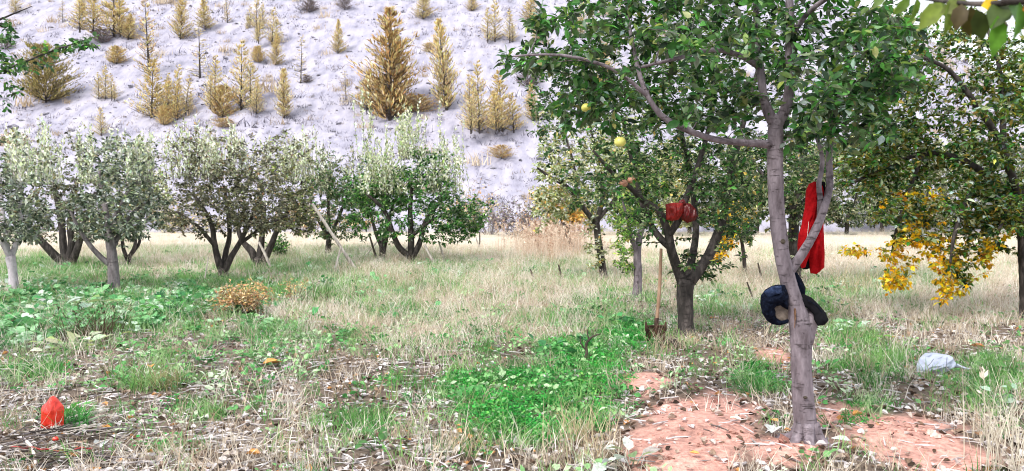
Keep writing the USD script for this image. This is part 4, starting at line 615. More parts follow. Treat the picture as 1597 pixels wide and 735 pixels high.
# bare brush and shrubs where the flat ground meets the hill
def shrub(name, label, p, h, w, pal, n, leaf, rng, bark='bark_grey', cat='shrub', group=None, stems=16, per_m=14, leafmat='leaf_far', ratio=.6):
    t = thing(name, label, cat, p, group); tw = []
    for _ in range(stems):
        a = rng.uniform(0, 2 * np.pi); r = rng.random() ** .5; e = p + np.array([math.cos(a) * r * w, math.sin(a) * r * w, h * rng.uniform(.65, 1.05) * (1 - .35 * r * r)]); b = p + np.array([math.cos(a) * r * w * .2, math.sin(a) * r * w * .2, -.02]); m = (b + e) / 2 + rng.normal(0, .06 * h, 3)
        l = spline([b, m, e], [.007 * h + .002, .005 * h + .001, .0015 * h + .0005], h / 7); tw.append(l)
        for _k in range(n):
            q = l[0][rng.integers(len(l[0]) // 3, len(l[0]))]; d = unit(rng.normal(size=3) + [0, 0, .9]) * h * rng.uniform(.12, .3); tw.append((np.array([q, q + d * .5 + rng.normal(0, .02 * h, 3), q + d]), np.array([.003, .002, .001]) * h))
    obj('stems', cat_meshes([tube(a, b, 4, False) for a, b in tw]), bark, t)
    if leaf:
        pos, tan = along(tw, rng, per_m / h * 1.5, .3); m, c = leaf_mesh(*leaf_frames(pos, tan, rng, leaf, .1, ratio=ratio), FAR, palette(rng, len(pos), pal)); obj('foliage', m, leafmat, t, tint=c, kind='stuff')
    return t
rng = np.random.default_rng(210)
RUST = [(3, (0.42, 0.24, 0.12)), (2, (0.55, 0.36, 0.2)), (1, (0.24, 0.13, 0.08)), (2, (0.6, 0.48, 0.34))]
for u, Y, h, w, pal, lab in ((765, 50, 2.2, 1.8, PURP + TAN[:1], 'purple brown bare brush at the hill foot right of the round green tree'), (802, 47, 1.9, 1.7, PURP, 'dark violet brush at the hill foot left of the orange leaved bush'), (838, 45, 2.0, 1.5, PURP + RUST[:1], 'brownish brush touching the left side of the orange leaved bush'), (740, 54, 3.2, 1.6, RUST, 'rusty brush rising behind the right side of the round green tree'), (215, 58, 5.2, 2.6, PURP[1:2] + TAN[2:3], 'thin lilac grey bare shrub at the hill foot above the grey trunked tree'), (262, 56, 2.6, 2.4, RUST + TAN, 'pinkish tan shrub in the gap between the left trees and the dusky crown'), (478, 52, 2.2, 2.2, RUST, 'reddish brush low in the gap left of the long pale prop'), (872, 48, 1.7, 1.6, RUST + TAN, 'tan and rust brush behind the reddish stalks'), (700, 55, 2.0, 2.4, TAN + PURP[:1], 'greyish tan brush seen under the right of the round green tree'), (545, 55, 1.6, 2.6, TAN + RUST, 'tan brush low behind the short pale prop'), (310, 55, 1.4, 2.4, PURP[1:] + TAN, 'dull mauve brush behind the trunk of the twin stemmed tree'), (150, 56, 1.5, 2.8, TAN, 'pale tan brush between the two leftmost dark stems'), (915, 50, 2.0, 1.5, LIME, 'yellow green brush right of the orange leaved bush')):
    q = P(u, 345, Y); shrub('brush_shrub', lab, gz(q), h, w, pal, 7, .16, rng, group='brush along the foot of the hill', stems=22, per_m=9)
# ------------------------------------------------------------------ props, poles and sticks
def rod(name, label, cat, a, b, r0, r1, m, rng, group=None, bend=.01, knots=True):
    L = np.linalg.norm(b - a); mid = (a + b) / 2 + rng.normal(0, bend * L, 3); p, r = spline([a, mid, b], [r0, (r0 + r1) / 2, r1], L / 14); r = r * (1 + .08 * rng.normal(size=len(r)))
    t = obj(name, tube(p, r, 8, True, .04, rng), m, smooth=True); tag(t, label, cat, group); return t
rng = np.random.default_rng(220)
for u0, v0, u1, v1, r, m, lab in ((487, 318, 561, 427, 2.8, 'pole_wood', 'longest pale prop pole, leaning left into the olive green tree'), (577, 370, 591, 411, 2, 'dark_wood', 'short dark prop leaning under the left half of the round green tree'), (608, 352, 597, 406, 2.4, 'dark_wood', 'dark prop leaning right beside the slim dark trunk'),
                               (640, 382, 607, 410, 2, 'pole_wood', 'pale prop slanting down left from the trunk of the round green tree'), (662, 382, 683, 418, 2.4, 'pole_wood', 'pale prop slanting down right from the trunk of the round green tree'), (684, 376, 695, 411, 1.7, 'pole_wood', 'thin pale prop right of the trunk of the round green tree'),
                               (604, 352, 563, 405, 1.4, 'pole_wood', 'thin crossed prop beneath the left of the round green crown'), (532, 384, 520, 426, 1.8, 'pole_wood', 'short pale prop standing just left of the longest pole foot'), (738, 358, 750, 394, 1.2, 'pole_wood', 'thin slanting stick at the right rim of the round green tree'),
                               (748, 362, 748, 388, 1.4, 'dark_wood', 'thin dark upright stick at the right rim of the round green tree'), (325, 402, 318, 440, 1.2, 'pole_wood', 'thin pale stake left of the twin stemmed tree'), (404, 378, 425, 421, 2.4, 'pole_wood', 'pale prop leaning against the squat multi stemmed tree'),
                               (216, 384, 200, 404, 1.8, 'pole_wood', 'short pale stick slanting behind the straight grey trunk'), (839, 374, 838, 398, 1.4, 'dark_wood', 'dark upright stake among the reddish stalks')):
    g = G(u1, v1) if v1 < 440 else G(u1, v1); Y = g[1]; rod('prop_pole', lab, 'pole', g - [0, 0, .05], P(u0, v0, Y + .25), r * Y / F, r * .75 * Y / F, m, rng, 'wooden props and stakes under the orchard trees')
for u0, v0, u1, v1, r, lab in ((827, 420, 834, 440, 2, 'dark short stake sticking out of the grass, left of a twin'), (871, 413, 877, 437, 2.2, 'dark short stake sticking out of the grass, right of a twin'), (1182, 410, 1190, 445, 2, 'dark broken stem standing in the grass left of the navy jacket'), (1165, 440, 1178, 470, 2, 'dark crooked stem leaning in the grass near the navy jacket')):
    g = G(u1, v1); rod('stake', lab, 'stake', g - [0, 0, .03], P(u0, v0, g[1]), r * g[1] / F, r * .6 * g[1] / F, 'dark_wood', rng, 'short stakes in the grass')
rod('dry_stalk', 'single pale dry stalk standing near the bottom edge left of centre', 'stalk', gz(G(489, 738)), P(495, 660, 4.45), .006, .003, 'pole_wood', rng)
for u0, v0, u1, v1, r, m, lab in ((88, 671, 164, 652, 3.6, 'pole_wood', 'thick grey cut branch lying behind, right of the orange red bag'), (80, 676, 163, 659, 3.2, 'pole_wood', 'thick grey cut branch nearer, beside its twin right of the orange red bag'), (18, 683, 152, 674, 1.8, 'pole_wood', 'long thin grey branch lying across in front of the orange red bag'), (42, 697, 56, 737, 2.6, 'white_piping', 'short whitish stick pointing down at the bottom left'),
                                 (372, 733, 440, 716, 2, 'pole_wood', 'thin grey stick lying by the bottom edge, left of centre'), (110, 628, 190, 620, 1.5, 'dark_wood', 'thin dark crooked branch lying behind the orange red bag')):
    a, b = G(u0, v0), G(u1, v1); rod('cut_branch', lab, 'branch', gz(a, .035), gz(b, .05), r * a[1] / F, r * .8 * a[1] / F, m, rng, 'cut branches on the ground', .03)
for k in range(64):
    u, v = rng.uniform(-10, 150), rng.uniform(680, 735); a = gz(G(u, v), rng.uniform(.01, .09)); an = rng.normal(.1, .5); L = rng.uniform(.12, .4); b = gz(a + np.array([math.cos(an), math.sin(an), 0]) * L, rng.uniform(.01, .1))
    rod('twig', 'thin grey pruned twig in the heap at the bottom left corner', 'twig', a, b, rng.uniform(.003, .007), .002, ['pole_wood', 'bark_dark', 'dark_wood', 'bark_grey'][k % 4], rng, 'pruned twigs heaped at the bottom left', .06)
a, b = G(16, 717), G(146, 717); qs = np.linspace(0, 1, 60); cord = [(np.array([gz(a + (b - a) * q, .06 + .012 * math.sin(7 * q + 1) + .004 * math.sin(31 * q)) + [0, .01 * math.sin(5 * q), 0] for q in qs]), np.full(60, .0055))]
tag(obj('red_rope', cat_meshes([tube(p, r, 8) for p, r in cord]), 'bag_red', smooth=True), 'thin red rope stretched over the twig heap at the bottom left', 'rope')
br = thing('dead_branch', 'dark crooked dead branch sticking up behind the vivid green patch', 'branch', gz(G(914, 566))); g = G(914, 566)
for rows in ([(911, 568, 2.6, 0), (915, 550, 2.3, 0), (914, 538, 2.1, 0), (920, 528, 1.8, 0), (927, 524, 1.4, 0), (937, 521, .8, -.05)], [(914, 546, 1.6, 0), (906, 536, 1.2, 0), (905, 524, .6, .05)], [(896, 566, 1.2, 0), (914, 561, 1.6, 0), (930, 566, .9, 0)], [(919, 530, 1.3, 0), (916, 520, .9, 0), (918, 510, .5, 0)]):
    obj('stem', tube(*limb_px(rows, g[1]), n=7, rough=.08, rng=rng), 'dark_wood', br, smooth=True)
# ------------------------------------------------------------------ shovel
sh = thing('shovel', 'long handled shovel with rusty dark blade standing in the soil against the dark tree', 'shovel', gz(G(1022, 531))); g = G(1022, 531); Y = g[1] - .1
ha, hb = P(1031, 388, Y + .12), P(1024, 507, Y); obj('handle', tube(*spline([ha, (ha + hb) / 2 + [.008, 0, 0], hb], [.017, .020, .021], .06), n=12), 'handle_wood', sh, smooth=True)
xs = np.linspace(-1, 1, 13); zs = np.linspace(0, 1, 11); c0, c1 = P(1022, 509, Y), P(1022, 533, Y + .02); W = 15.5 * Y / F; bv = []
for z in zs:
    for q in xs: w = W * (1 - .10 * z ** 3) * q; ctr = c0 + (c1 - c0) * z; bv.append(ctr + [w, -.035 * q * q * (1 - .4 * z) + .012 * math.exp(-(q / .22) ** 2) * -1.6 * (1 - z), 0.006 * math.cos(q * 3)])
bv = np.array(bv); i, j = np.meshgrid(np.arange(10), np.arange(12), indexing='ij'); A = (i * 13 + j).ravel(); bf = np.vstack([np.stack([A, A + 1, A + 14], 1), np.stack([A, A + 14, A + 13], 1)])
n0 = len(bv); back = bv + [0, .006, 0]; edge = []
rim = list(range(13)) + [13 * r + 12 for r in range(1, 11)] + [130 + c for c in range(11, -1, -1)] + [13 * r for r in range(9, 0, -1)]
for a_, b_ in zip(rim, rim[1:] + rim[:1]): edge += [[a_, b_ + n0, b_], [a_, a_ + n0, b_ + n0]]
obj('blade', (np.vstack([bv, back]), np.vstack([bf, bf[:, ::-1] + n0, edge])), 'rusty_steel', sh, smooth=35)
for sgn in (-1, 1):
    p0 = c0 + [sgn * W * .97, -.03, 0]; obj('tread', tube([p0 - [0, 0, .05], p0 + [0, 0, 0], p0 + [sgn * .003, -.004, .055]], [.014, .016, .009], 7), 'rusty_steel', sh, smooth=True)
    obj('step', tube([c0 + [sgn * .02, -.012, .006], c0 + [sgn * W * .95, -.03, .004]], [.011, .012], 7), 'rusty_steel', sh, smooth=True)
obj('socket', tube([P(1023, 522, Y) - [0, .02, 0], P(1023.5, 510, Y) - [0, .008, 0], P(1024, 496, Y)], [.012, .026, .024], 12), 'rusty_steel', sh, smooth=True)
# ------------------------------------------------------------------ cloth and bags
def wrinkle(mesh, amp, scale, seed, aniso=(1, 1, 1), ridged=True):
    v, f = np.asarray(mesh[0], float), np.asarray(mesh[1]); n = meshkit.arrays((v, f), True)[2]; q = meshkit.fbm(v * np.array(aniso) * scale, 4, seed); q = 1 - 2 * np.abs(q - .5) * 2 if ridged else q * 2 - 1
    return v + n * (amp * q)[:, None], f
def lump(c, rad, seed, amp=.15, scale=9, sub=4, aniso=(1, 1, 1)):
    m = trimesh.creation.icosphere(sub, 1.0); v = m.vertices * np.asarray(rad); return wrinkle((v + c, m.faces), amp * min(rad), scale, seed, aniso)
def drape(rows, thick, folds, seed, n=40, m=36):
    """A hanging cloth: rows (u, v, half width px, depth) from top to bottom; folds run down it."""
    rows = np.array(rows, float); s = np.linspace(0, 1, len(rows)); q = np.linspace(0, 1, m); R = np.column_stack([np.interp(q, s, rows[:, k]) for k in range(4)]); V = []
    rs = np.random.default_rng(seed); ph = rs.uniform(0, 6, 4)
    for k in range(m):
        u, v, hw, Y = R[k]; c = P(u, v, Y); w = hw * Y / F; end = min(1, k / 2 + .25)
        for a in np.arange(n) * 2 * np.pi / n:
            cx, cy = math.cos(a), math.sin(a); fo = folds * math.sin(5 * cx + ph[0] + 1.6 * q[k]) + .5 * folds * math.sin(11 * cx + ph[1] + 4 * q[k]) + .25 * folds * math.sin(3 * cx - 14 * q[k] + ph[2])
            V.append(c + [w * cx * (1 + .05 * math.sin(9 * q[k] + ph[3])), (thick * cy * end + fo * end * (.4 + .6 * q[k])), .012 * math.sin(4 * cx + ph[2]) * q[k]])
    V = np.array(V); i, j = np.meshgrid(np.arange(m - 1), np.arange(n), indexing='ij'); A, B = i * n + j, i * n + (j + 1) % n
    f = np.vstack([np.stack([A, B, B + n], -1).reshape(-1, 3), np.stack([A, B + n, A + n], -1).reshape(-1, 3)]); t, b = len(V), len(V) + 1; V = np.vstack([V, V[:n].mean(0), V[-n:].mean(0)]); jj = np.arange(n)
    return V, np.vstack([f, np.stack([np.full(n, t), (jj + 1) % n, jj], -1), np.stack([np.full(n, b), (m - 1) * n + jj, (m - 1) * n + (jj + 1) % n], -1)])
def puff(poly, Y, thick, fold, seed, along=(0.25, 1.0), freq=26, step=.006, dz=0.0):
    """Cloth or film of real thickness whose front outline is the polygon (px) at depth Y: padded towards its middle, folded along a direction. dz tilts it back with height."""
    import shapely
    pg = shapely.Polygon([P(u, v, Y)[[0, 2]] for u, v in poly]).buffer(.006).buffer(-.004); bd = shapely.segmentize(pg.exterior, step); B = np.array(bd.coords)[:-1]
    x0, z0, x1, z1 = pg.bounds; X, Z = np.meshgrid(np.arange(x0, x1, step), np.arange(z0, z1, step)); Q = np.column_stack([X.ravel(), Z.ravel()]); Q = Q + np.random.default_rng(seed).uniform(-.25, .25, Q.shape) * step
    D = shapely.distance(shapely.points(Q), pg.exterior); ins = shapely.contains_xy(pg, Q[:, 0], Q[:, 1]) & (D > step * .6); Q = Q[ins]; pts = np.vstack([B, Q]); d = np.concatenate([np.zeros(len(B)), D[ins]])
    from scipy.spatial import Delaunay
    tri = Delaunay(pts).simplices; c = pts[tri].mean(1); tri = tri[shapely.contains_xy(pg, c[:, 0], c[:, 1])]
    a = pts[tri]; cr = (a[:, 1, 0] - a[:, 0, 0]) * (a[:, 2, 1] - a[:, 0, 1]) - (a[:, 1, 1] - a[:, 0, 1]) * (a[:, 2, 0] - a[:, 0, 0]); tri[cr < 0] = tri[cr < 0][:, ::-1]
    w = np.asarray(along) / np.linalg.norm(along); s_ = pts @ np.array([w[1], -w[0]]); l_ = pts @ w
    q = np.column_stack([s_ * freq, l_ * freq * .22, np.full(len(pts), seed * 3.7)]); n = meshkit.fbm(q, 3, seed); rid = 1 - 2 * np.abs(n - .5) * 2; fine = meshkit.fbm(q * 3.1, 3, seed + 5) - .5
    edge = 1 - np.exp(-d / (thick * .7)); f = (thick * edge + fold * (rid - .5) * (.35 + .65 * edge) + fold * .5 * fine); tilt = dz * (pts[:, 1] - z0) / max(z1 - z0, 1e-6)
    front = np.column_stack([pts[:, 0], Y - np.maximum(f, -.3 * thick) + tilt, pts[:, 1]]); back = np.column_stack([pts[:, 0], Y + .012 + .5 * thick * edge + tilt, pts[:, 1]])
    nB, N = len(B), len(pts); k = np.arange(nB); k2 = (k + 1) % nB; ccw = shapely.LinearRing(B).is_ccw
    rim = np.vstack([np.stack([k, k + N, k2], 1), np.stack([k2, k + N, k2 + N], 1)]); rim = rim if ccw else rim[:, ::-1]
    return np.vstack([front, back]), np.vstack([tri, tri[:, ::-1] + N, rim])
zz = lambda rows, ox, oy, sc: [(ox + x / sc, oy + y / sc) for x, y in rows]
Z1 = (998, 265, 2.7726)
YJ = YM + .17
rj = thing('red_jacket', 'red garment hung over the right limb of the nearest tree', 'jacket', P(1268, 425, YJ))
obj('body', puff(zz([(735, 62), (722, 90), (717, 160), (703, 235), (690, 280), (685, 330), (688, 365), (694, 400), (702, 425), (716, 420), (728, 380), (742, 330), (760, 270), (776, 200), (788, 130), (790, 75), (778, 56), (755, 52)], *Z1), YJ, .034, .045, 61, (.28, 1)), 'red_cloth', rj, smooth=True)
obj('sleeve', puff(zz([(770, 60), (790, 62), (797, 90), (794, 160), (792, 230), (794, 330), (797, 385), (795, 420), (778, 436), (764, 450), (741, 447), (736, 410), (728, 362), (738, 310), (755, 240), (768, 160)], *Z1), YJ + .035, .028, .040, 62, (.05, 1)), 'red_cloth', rj, smooth=True)
obj('lining', puff(zz([(698, 345), (738, 340), (737, 424), (718, 430), (697, 424)], *Z1), YJ + .05, .012, .010, 63), 'black_cloth', rj, smooth=True); obj('collar', puff(zz([(774, 50), (799, 54), (803, 95), (798, 135), (788, 132), (784, 90)], *Z1), YJ + .02, .016, .008, 64), 'black_cloth', rj, smooth=True)
obj('piping', tube(*spline([P(*zz([(730, 225)], *Z1)[0], YJ - .045), P(*zz([(727, 260)], *Z1)[0], YJ - .047), P(*zz([(722, 300)], *Z1)[0], YJ - .045)], [.0018] * 3, .02), n=6), 'white_piping', rj, smooth=True)
nj = thing('navy_jacket', 'dark navy jacket bundled round the fork of the nearest tree', 'jacket', P(1240, 505, YM))
obj('body', puff(zz([(625, 500), (600, 498), (575, 503), (545, 520), (527, 545), (524, 580), (532, 620), (550, 650), (575, 668), (604, 671), (640, 660), (640, 648), (612, 648), (596, 636), (586, 618), (580, 600), (588, 588), (606, 586), (640, 604), (640, 540)], *Z1), YM - .045, .05, .060, 65, (1, .8), 13), 'navy_denim', nj, smooth=True)
obj('pocket_flap', puff(zz([(540, 528), (575, 506), (610, 503), (613, 531), (582, 541), (556, 552)], *Z1), YM - .098, .012, .016, 73, (1, -.4), 24), 'light_denim', nj, smooth=25)
obj('lapel', puff(zz([(530, 560), (560, 545), (600, 540), (618, 552), (622, 575), (590, 574), (566, 580), (560, 612), (552, 630), (536, 610)], *Z1), YM - .085, .018, .026, 69, (1, -.4), 24), 'navy_denim', nj, smooth=True)
obj('lining', puff(zz([(574, 570), (612, 566), (640, 590), (640, 655), (606, 655), (584, 640), (572, 600)], *Z1), YM - .04, .008, .014, 70, (1, 1), 20), 'tan_cloth', nj, smooth=True, label='tan inside of the jacket')
obj('back_panel', puff(zz([(610, 505), (650, 470), (690, 500), (712, 540), (712, 600), (660, 600), (610, 560)], *Z1), YM + .10, .03, .02, 66, (1, .3), 20), 'navy_denim', nj, smooth=True)
obj('collar', puff(zz([(650, 436), (664, 432), (682, 450), (702, 482), (715, 512), (710, 548), (690, 556), (672, 520), (655, 475)], *Z1), YM + .06, .035, .022, 67, (.5, -1), 24), 'navy_denim', nj, smooth=True)
obj('sleeve', puff(zz([(672, 552), (700, 543), (735, 546), (765, 560), (792, 590), (813, 622), (819, 650), (801, 669), (772, 673), (762, 650), (765, 630), (745, 605), (715, 588), (676, 586)], *Z1), YM - .085, .034, .016, 68, (1, -.7), 22, dz=.10), 'black_cloth', nj, smooth=True)
obj('cuff', tube(*spline([P(*zz([(722, 562)], *Z1)[0], YM - .05), P(*zz([(762, 585)], *Z1)[0], YM - .055), P(*zz([(790, 622)], *Z1)[0], YM - .065), P(*zz([(799, 655)], *Z1)[0], YM - .06)], [.0025] * 4, .02), n=6), 'navy_denim', nj, smooth=True)
Yb = YS - .22
rb = thing('red_bag', 'red bag knotted on a limb of the dark trunked tree', 'bag', P(1058, 346, Yb))
obj('pouch', puff(zz([(112, 150), (130, 145), (150, 143), (185, 145), (192, 180), (168, 214), (140, 222), (115, 215)], *Z1), Yb, .06, .045, 71, (.1, 1), 20, .008), 'bag_red', rb, smooth=True)
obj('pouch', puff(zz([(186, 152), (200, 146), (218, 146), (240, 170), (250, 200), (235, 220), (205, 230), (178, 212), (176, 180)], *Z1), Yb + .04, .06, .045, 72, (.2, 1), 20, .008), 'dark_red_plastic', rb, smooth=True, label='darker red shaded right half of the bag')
obj('knot', lump(P(1064, 317, Yb + .03), (.03, .03, .03), 13, .5, 30, 3), 'dark_red_plastic', rb, smooth=True)
g = G(1465, 584); Y = g[1] - .02; k = Y / F
wb = thing('white_bag', 'white plastic bag lying in the grass right of the nearest trunk', 'bag', gz(g))
obj('pouch', puff(zz([(140, 222), (150, 180), (185, 135), (230, 105), (290, 103), (330, 110), (385, 118), (410, 140), (414, 165), (395, 187), (360, 204), (318, 218), (295, 238), (240, 234), (190, 228)], 1400, 530, 4.325), Y, .10, .085, 81, (1, .35), 17, .006, .10), 'white_plastic', wb, smooth=True)
obj('tail', tube(*spline([P(1492, 570, Y), P(1504, 574, Y - .03), P(1517, 578, Y - .08)], [.035, .02, .012], .02), n=9, rough=.15, rng=rng, flat=.5), 'white_plastic', wb, smooth=True)
obj('string', tube(*spline([P(1447, 571, Y - .08), P(1452, 566, Y - .07), P(1456, 560, Y - .045)], [.002] * 3, .02), n=5), 'crease_dark', wb)
obj('string', tube(*spline([P(1474, 578, Y - .10), P(1476, 569, Y - .075), P(1477, 557, Y + .03)], [.002] * 3, .02), n=5), 'crease_dark', wb)
g = G(81, 671); Y = g[1]; k = Y / F
ob = thing('red_bag', 'upright orange red plastic bag with pointed top on the twigs at the bottom left', 'bag', gz(g))
Yr = Y - .02
obj('pouch', puff(zz([(352, 395), (350, 300), (352, 210), (365, 180), (400, 152), (425, 112), (446, 100), (470, 115), (500, 150), (530, 185), (535, 215), (532, 300), (531, 395), (440, 400)], 0, 600, 5.445), Yr, .07, .026, 91, (.12, 1), 15, .004), 'red_plastic', ob, smooth=True)
obj('seam', tube(*spline([P(85, 630, Yr - .055), P(86, 648, Yr - .075), P(82, 666, Yr - .07)], [.0022] * 3, .02), n=6), 'red_plastic', ob, smooth=True)
g = G(87, 703); tag(obj('red_scrap', lump(gz(g, .075), (.016, .014, .012), 41, .3, 40, 3), 'red_plastic', smooth=True), 'tiny crumpled red scrap among the twigs below the orange red bag', 'scrap')
# ------------------------------------------------------------------ apples
def apple(label, u, v, Y, r, m, rng):
    c = P(u, v, Y); t = thing('apple', label, 'apple', c); a = np.linspace(0, np.pi, 20); pr = np.column_stack([np.sin(a) * (1 + .10 * np.cos(a)), -np.cos(a) * .9 + .22 * np.exp(-(np.sin(a) / .32) ** 2) * np.sign(np.cos(a))])
    q = trimesh.creation.revolve(np.clip(pr, [0, -2], [2, 2]) * r, sections=24); q.apply_transform(trimesh.transformations.rotation_matrix(rng.uniform(-.4, .4), [1, 0, 0])); obj('flesh', (q.vertices + c, q.faces), m, t, smooth=True)
    obj('stalk', tube(*spline([c + [0, 0, r * .6], c + [.2 * r, 0, r * 1.2], c + [.3 * r, .1 * r, r * 1.9]], [.0025] * 3, r / 4), n=6), 'dark_wood', t)
apple('yellow green apple hanging below the lower left limb of the nearest tree', 967, 221, YM - .3, .033, 'apple_yellow', rng); apple('small green apple half hidden among the left leaves of the nearest tree', 914, 168, YM - .2, .028, 'apple_yellow', rng)
apple('brownish apple at the left of a touching pair, beneath the yellow green one', 972, 286, YS - .4, .05, 'apple_brown', rng); apple('brownish apple at the right of a touching pair, beneath the yellow green one', 985, 281, YS - .35, .048, 'apple_brown', rng)
# ------------------------------------------------------------------ leaves one can count, weeds and clumps
m_noise('leaf_orange', [(0.3, (0.5, 0.2, 0.05)), (0.7, (0.75, 0.42, 0.14))], 40, bump=.2, dist=.004); m_noise('leaf_greyish', [(0.3, (0.36, 0.38, 0.37)), (0.7, (0.62, 0.64, 0.63))], 40, bump=.2, dist=.004); m_noise('leaf_rust', [(0.3, (0.28, 0.08, 0.03)), (0.7, (0.45, 0.17, 0.06))], 40, bump=.2, dist=.004); m_noise('leaf_cream', [(0.3, (0.6, 0.55, 0.42)), (0.7, (0.78, 0.72, 0.6))], 40, bump=.2, dist=.004)
for u, v, L, m, lab in ((1207, 664, .07, 'leaf_orange', 'orange yellow fallen leaf left of the nearest trunk foot'), (1318, 653, .09, 'leaf_cream', 'cream fallen leaf right of the nearest trunk'), (1337, 656, .075, 'leaf_orange', 'orange fallen leaf beside the cream one right of the nearest trunk'), (1207, 681, .15, 'leaf_greyish', 'large grey green fallen leaf left of the nearest trunk foot'), (1311, 696, .11, 'leaf_greyish', 'grey fallen leaf lying right of the nearest trunk foot'),
                        (1147, 661, .09, 'leaf_cream', 'pale fallen leaf on the pink soil left of the nearest trunk'), (425, 573, .17, 'leaf_orange', 'big orange brown leaf lying alone left of the vivid green patch'), (1524, 546, .14, 'leaf_rust', 'rust red leaf above right of the white bag'), (163, 676, .08, 'leaf_orange', 'orange leaf right of the two thick cut branches'), (160, 703, .13, 'leaf_greyish', 'bluish grey leaf right end of the red rope'), (45, 668, .11, 'leaf_cream', 'pale dry leaf left of the orange red bag'), (235, 578, .1, 'leaf_orange', 'orange leaf beside the olive grass clump at left'), (395, 718, .08, 'leaf_orange', 'small orange leaf near the bottom edge left of centre'), (1083, 716, .06, 'leaf_orange', 'small tan leaf on the pink soil near the bottom')):
    vv, ff = curled(rng); a = rng.uniform(0, 6); R = np.array([[math.cos(a), -math.sin(a), 0], [math.sin(a), math.cos(a), 0], [0, 0, 1]]); tag(obj('fallen_leaf', ((vv * L) @ R.T + gz(G(u, v), .035), ff), m, smooth=True), lab, 'leaf', 'larger fallen leaves on the ground')
m_leaf('weed', under=(.4, .45, .4), under_mix=.3)
for u, v, n, r, h, size, c, lab in ((985, 725, 12, .07, .1, .11, (0.36, 0.42, 0.40), 'pale grey green leafy weed at the bottom edge beside the pink soil'), (1545, 594, 12, .08, .22, .1, (0.10, 0.22, 0.07), 'broad leaved green weed right of the white bag'), (1588, 592, 14, .08, .3, .11, (0.14, 0.27, 0.10), 'taller green weed at the right edge beyond the white bag'), (1585, 650, 14, .08, .22, .09, (0.22, 0.32, 0.24), 'blue green weed at the right edge nearer the camera'), (1492, 575, 8, .04, .06, .05, (0.08, 0.25, 0.06), 'small green sprout touching the tail of the white bag'), (1300, 665, 14, .08, .08, .05, (0.06, 0.2, 0.05), 'low green weed right of the nearest trunk'),
                                  (110, 655, 18, .05, .10, .08, (0.07, 0.26, 0.06), 'green weed behind the right side of the orange red bag'), (120, 545, 24, .2, .14, .12, (0.5, 0.56, 0.42), 'pale leafy weed in front of the dark withered clump at left'), (85, 492, 14, .3, .2, .22, (0.42, 0.47, 0.46), 'largest greyish broad leaf plant in the bed at left'), (275, 497, 60, .3, .3, .09, (0.08, 0.26, 0.06), 'bright green leafy plant at the right end of the bed'), (970, 655, 12, .06, .1, .07, (0.35, 0.44, 0.36), 'small grey green weed at the lower right rim of the vivid patch'), (590, 700, 10, .06, .09, .08, (0.08, 0.22, 0.06), 'small green weed near the bottom edge right of the dry stalk'), (1340, 545, 16, .1, .2, .09, (0.12, 0.25, 0.06), 'green weed behind the nearest trunk on its right')):
    p = gz(G(u, v)); t = thing('leafy_weed', lab, 'weed', p, 'single leafy weeds'); pos = np.column_stack([rng.normal(0, r, (n, 2)), rng.uniform(.25, 1, n) * h]); out = np.column_stack([pos[:, :2], .25 * np.ones(n) * r]) + rng.normal(0, .02, (n, 3)); L = size * rng.uniform(.6, 1.25, n)
    mm, cc = leaf_mesh(pos + p, out, np.column_stack([rng.normal(0, .4, (n, 2)), np.ones(n)]), L, L * .7, NEAR, palette(rng, n, [(1, c)], .25)); obj('leaves', mm, 'weed', t, smooth=True, tint=cc); obj('stems', cat_meshes([tube([p + [q[0] * .3, q[1] * .3, -.01], p + q], [.003, .002], 4, False) for q in pos]), 'weed', t, tint=np.tile(np.array([c]) * .8, (n * 8, 1)))
def clump(label, u, v, n, r, h0, h1, w, m, lean, seg=3, head=0.0, cat='grass clump'):
    p = gz(G(u, v)); vv, ff = blades(rng, n, r, h0, h1, w, lean, seg, head); tag(obj('grass_clump', (vv + p, ff), m), label, cat)
for nm, c in (('fresh_blades', ((0.03, 0.16, 0.035), (0.09, 0.36, 0.08))), ('olive_grass', ((0.16, 0.15, 0.06), (0.34, 0.3, 0.15))), ('dry_blades', ((0.36, 0.28, 0.16), (0.62, 0.54, 0.38))), ('dark_blades', ((0.03, 0.025, 0.015), (0.12, 0.09, 0.05))), ('pale_blades', ((0.42, 0.38, 0.30), (0.66, 0.62, 0.52)))): m_noise(nm, [(.35, c[0]), (.65, c[1])], 30, bump=0)
clump('fresh green tuft leaning out from behind the right side of the orange red bag', 112, 666, 150, .05, .10, .22, .005, 'fresh_blades', .8); clump('rounded olive grass clump in the litter left of the vivid green patch', 252, 606, 220, .09, .1, .26, .0025, 'olive_grass', .75); clump('dry upright grass clump at the lower right rim of the vivid green patch', 905, 690, 120, .09, .14, .34, .003, 'dry_blades', .35); clump('dark withered clump at the front of the leafy bed', 142, 528, 160, .16, .12, .42, .006, 'dark_blades', .6, 3, .5, 'withered plant')
clump('tall pale grass stems at the lower right corner', 1575, 738, 70, .12, .3, .62, .003, 'pale_blades', .3, 4, .2); clump('dry grass stems at the bottom edge beneath the vivid green patch', 720, 705, 90, .1, .08, .24, .0025, 'dry_blades', .5); clump('pale grass clump at the right edge below the leafy weeds', 1560, 690, 70, .1, .2, .42, .003, 'pale_blades', .4)
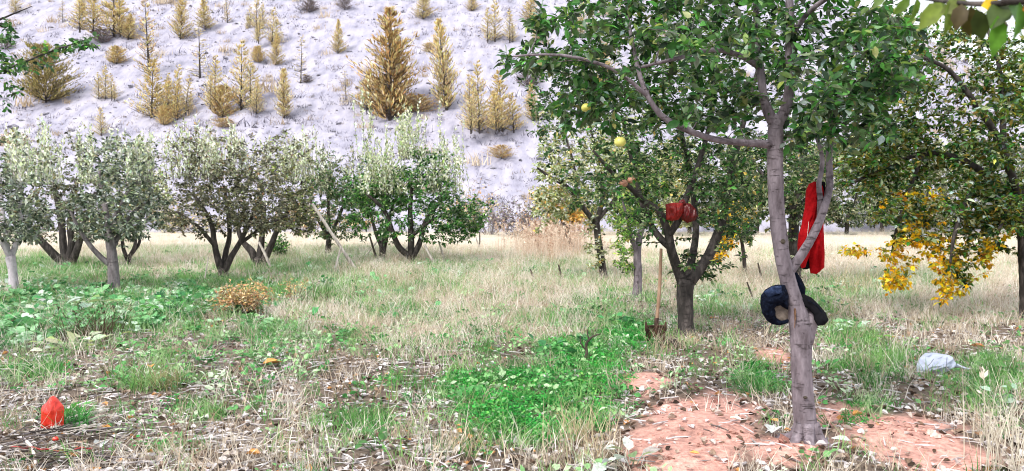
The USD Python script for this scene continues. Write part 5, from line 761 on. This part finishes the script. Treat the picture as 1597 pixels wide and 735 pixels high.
clump('dry grass clump at the foot of the dark trunked tree', 1078, 536, 110, .1, .06, .2, .003, 'dry_blades', .6); clump('tan grass tuft right of centre near the bottom edge', 935, 720, 80, .07, .06, .2, .0025, 'dry_blades', .5); clump('dark dry stems near the edge of the bed, left of centre', 495, 478, 40, .2, .25, .6, .005, 'dark_blades', .5, 3)
clump('dry bush of tan stems right of the navy jacket in the far grass', 1330, 455, 120, .3, .3, .7, .004, 'dry_blades', .4); 
rng = np.random.default_rng(230)
shrub('dry_shrub', 'low orange brown dry shrub between the leafy bed and the dusky apple trees', gz(G(380, 490)), .42, .48, RUST, 9, .045, rng, 'dark_wood', 'shrub', None, 40, 10); shrub('dry_shrub', 'sparse reddish dry shrub right of the orange brown one', gz(G(458, 470)), .4, .25, RUST, 6, .035, rng, 'dark_wood', 'shrub', None, 12, 5)
shrub('green_shrub', 'small dark green shrub right of the squat multi stemmed tree', gz(G(437, 405)), .75, .35, DEEP, 8, .07, rng, 'dark_wood', 'shrub', None, 18, 14)
tag(obj('earth_clod', lump(gz(G(1047, 541), .03), (.07, .05, .05), 51, .35, 14, 3), 'dark_wood', smooth=True), 'dark clod of earth just right of the shovel blade', 'clod')

obj('wound', tube(*spline([P(1239, 476, YM - .042), P(1240, 486, YM - .052), P(1240, 497, YM - .058), P(1239, 512, YM - .060)], [.003, .010, .007, .002], .012), n=8, rough=.35, rng=rng, flat=.5), 'wound_wood', main, smooth=True, label='brown split seam in the bark at the fork')
obj('knot', lump(P(1221, 377, YM - .044), (.012, .008, .014), 95, .4, 40, 3), 'dark_wood', main, smooth=True, label='dark knot on the upper stem'); obj('knot', lump(P(1256, 620, YM - .07), (.011, .006, .007), 96, .4, 40, 3), 'dark_wood', main, smooth=True)
for a in (-2.6, -1.7, -.6, .5, 2.2):
    r0 = .085; d = np.array([math.cos(a), math.sin(a), 0]); b = main.GetAttribute('xformOp:translate').Get(); b = np.array(b); L = rng.uniform(.08, .14)
    obj('root', tube(*spline([b + d * r0 * .5 + [0, 0, .12], b + d * r0 * .95 + [0, 0, .03], b + d * (r0 + L) + [0, 0, -.03]], [.035, .032, .014], .02), n=10, rough=.06, rng=rng), 'bark_smooth', main, smooth=True)
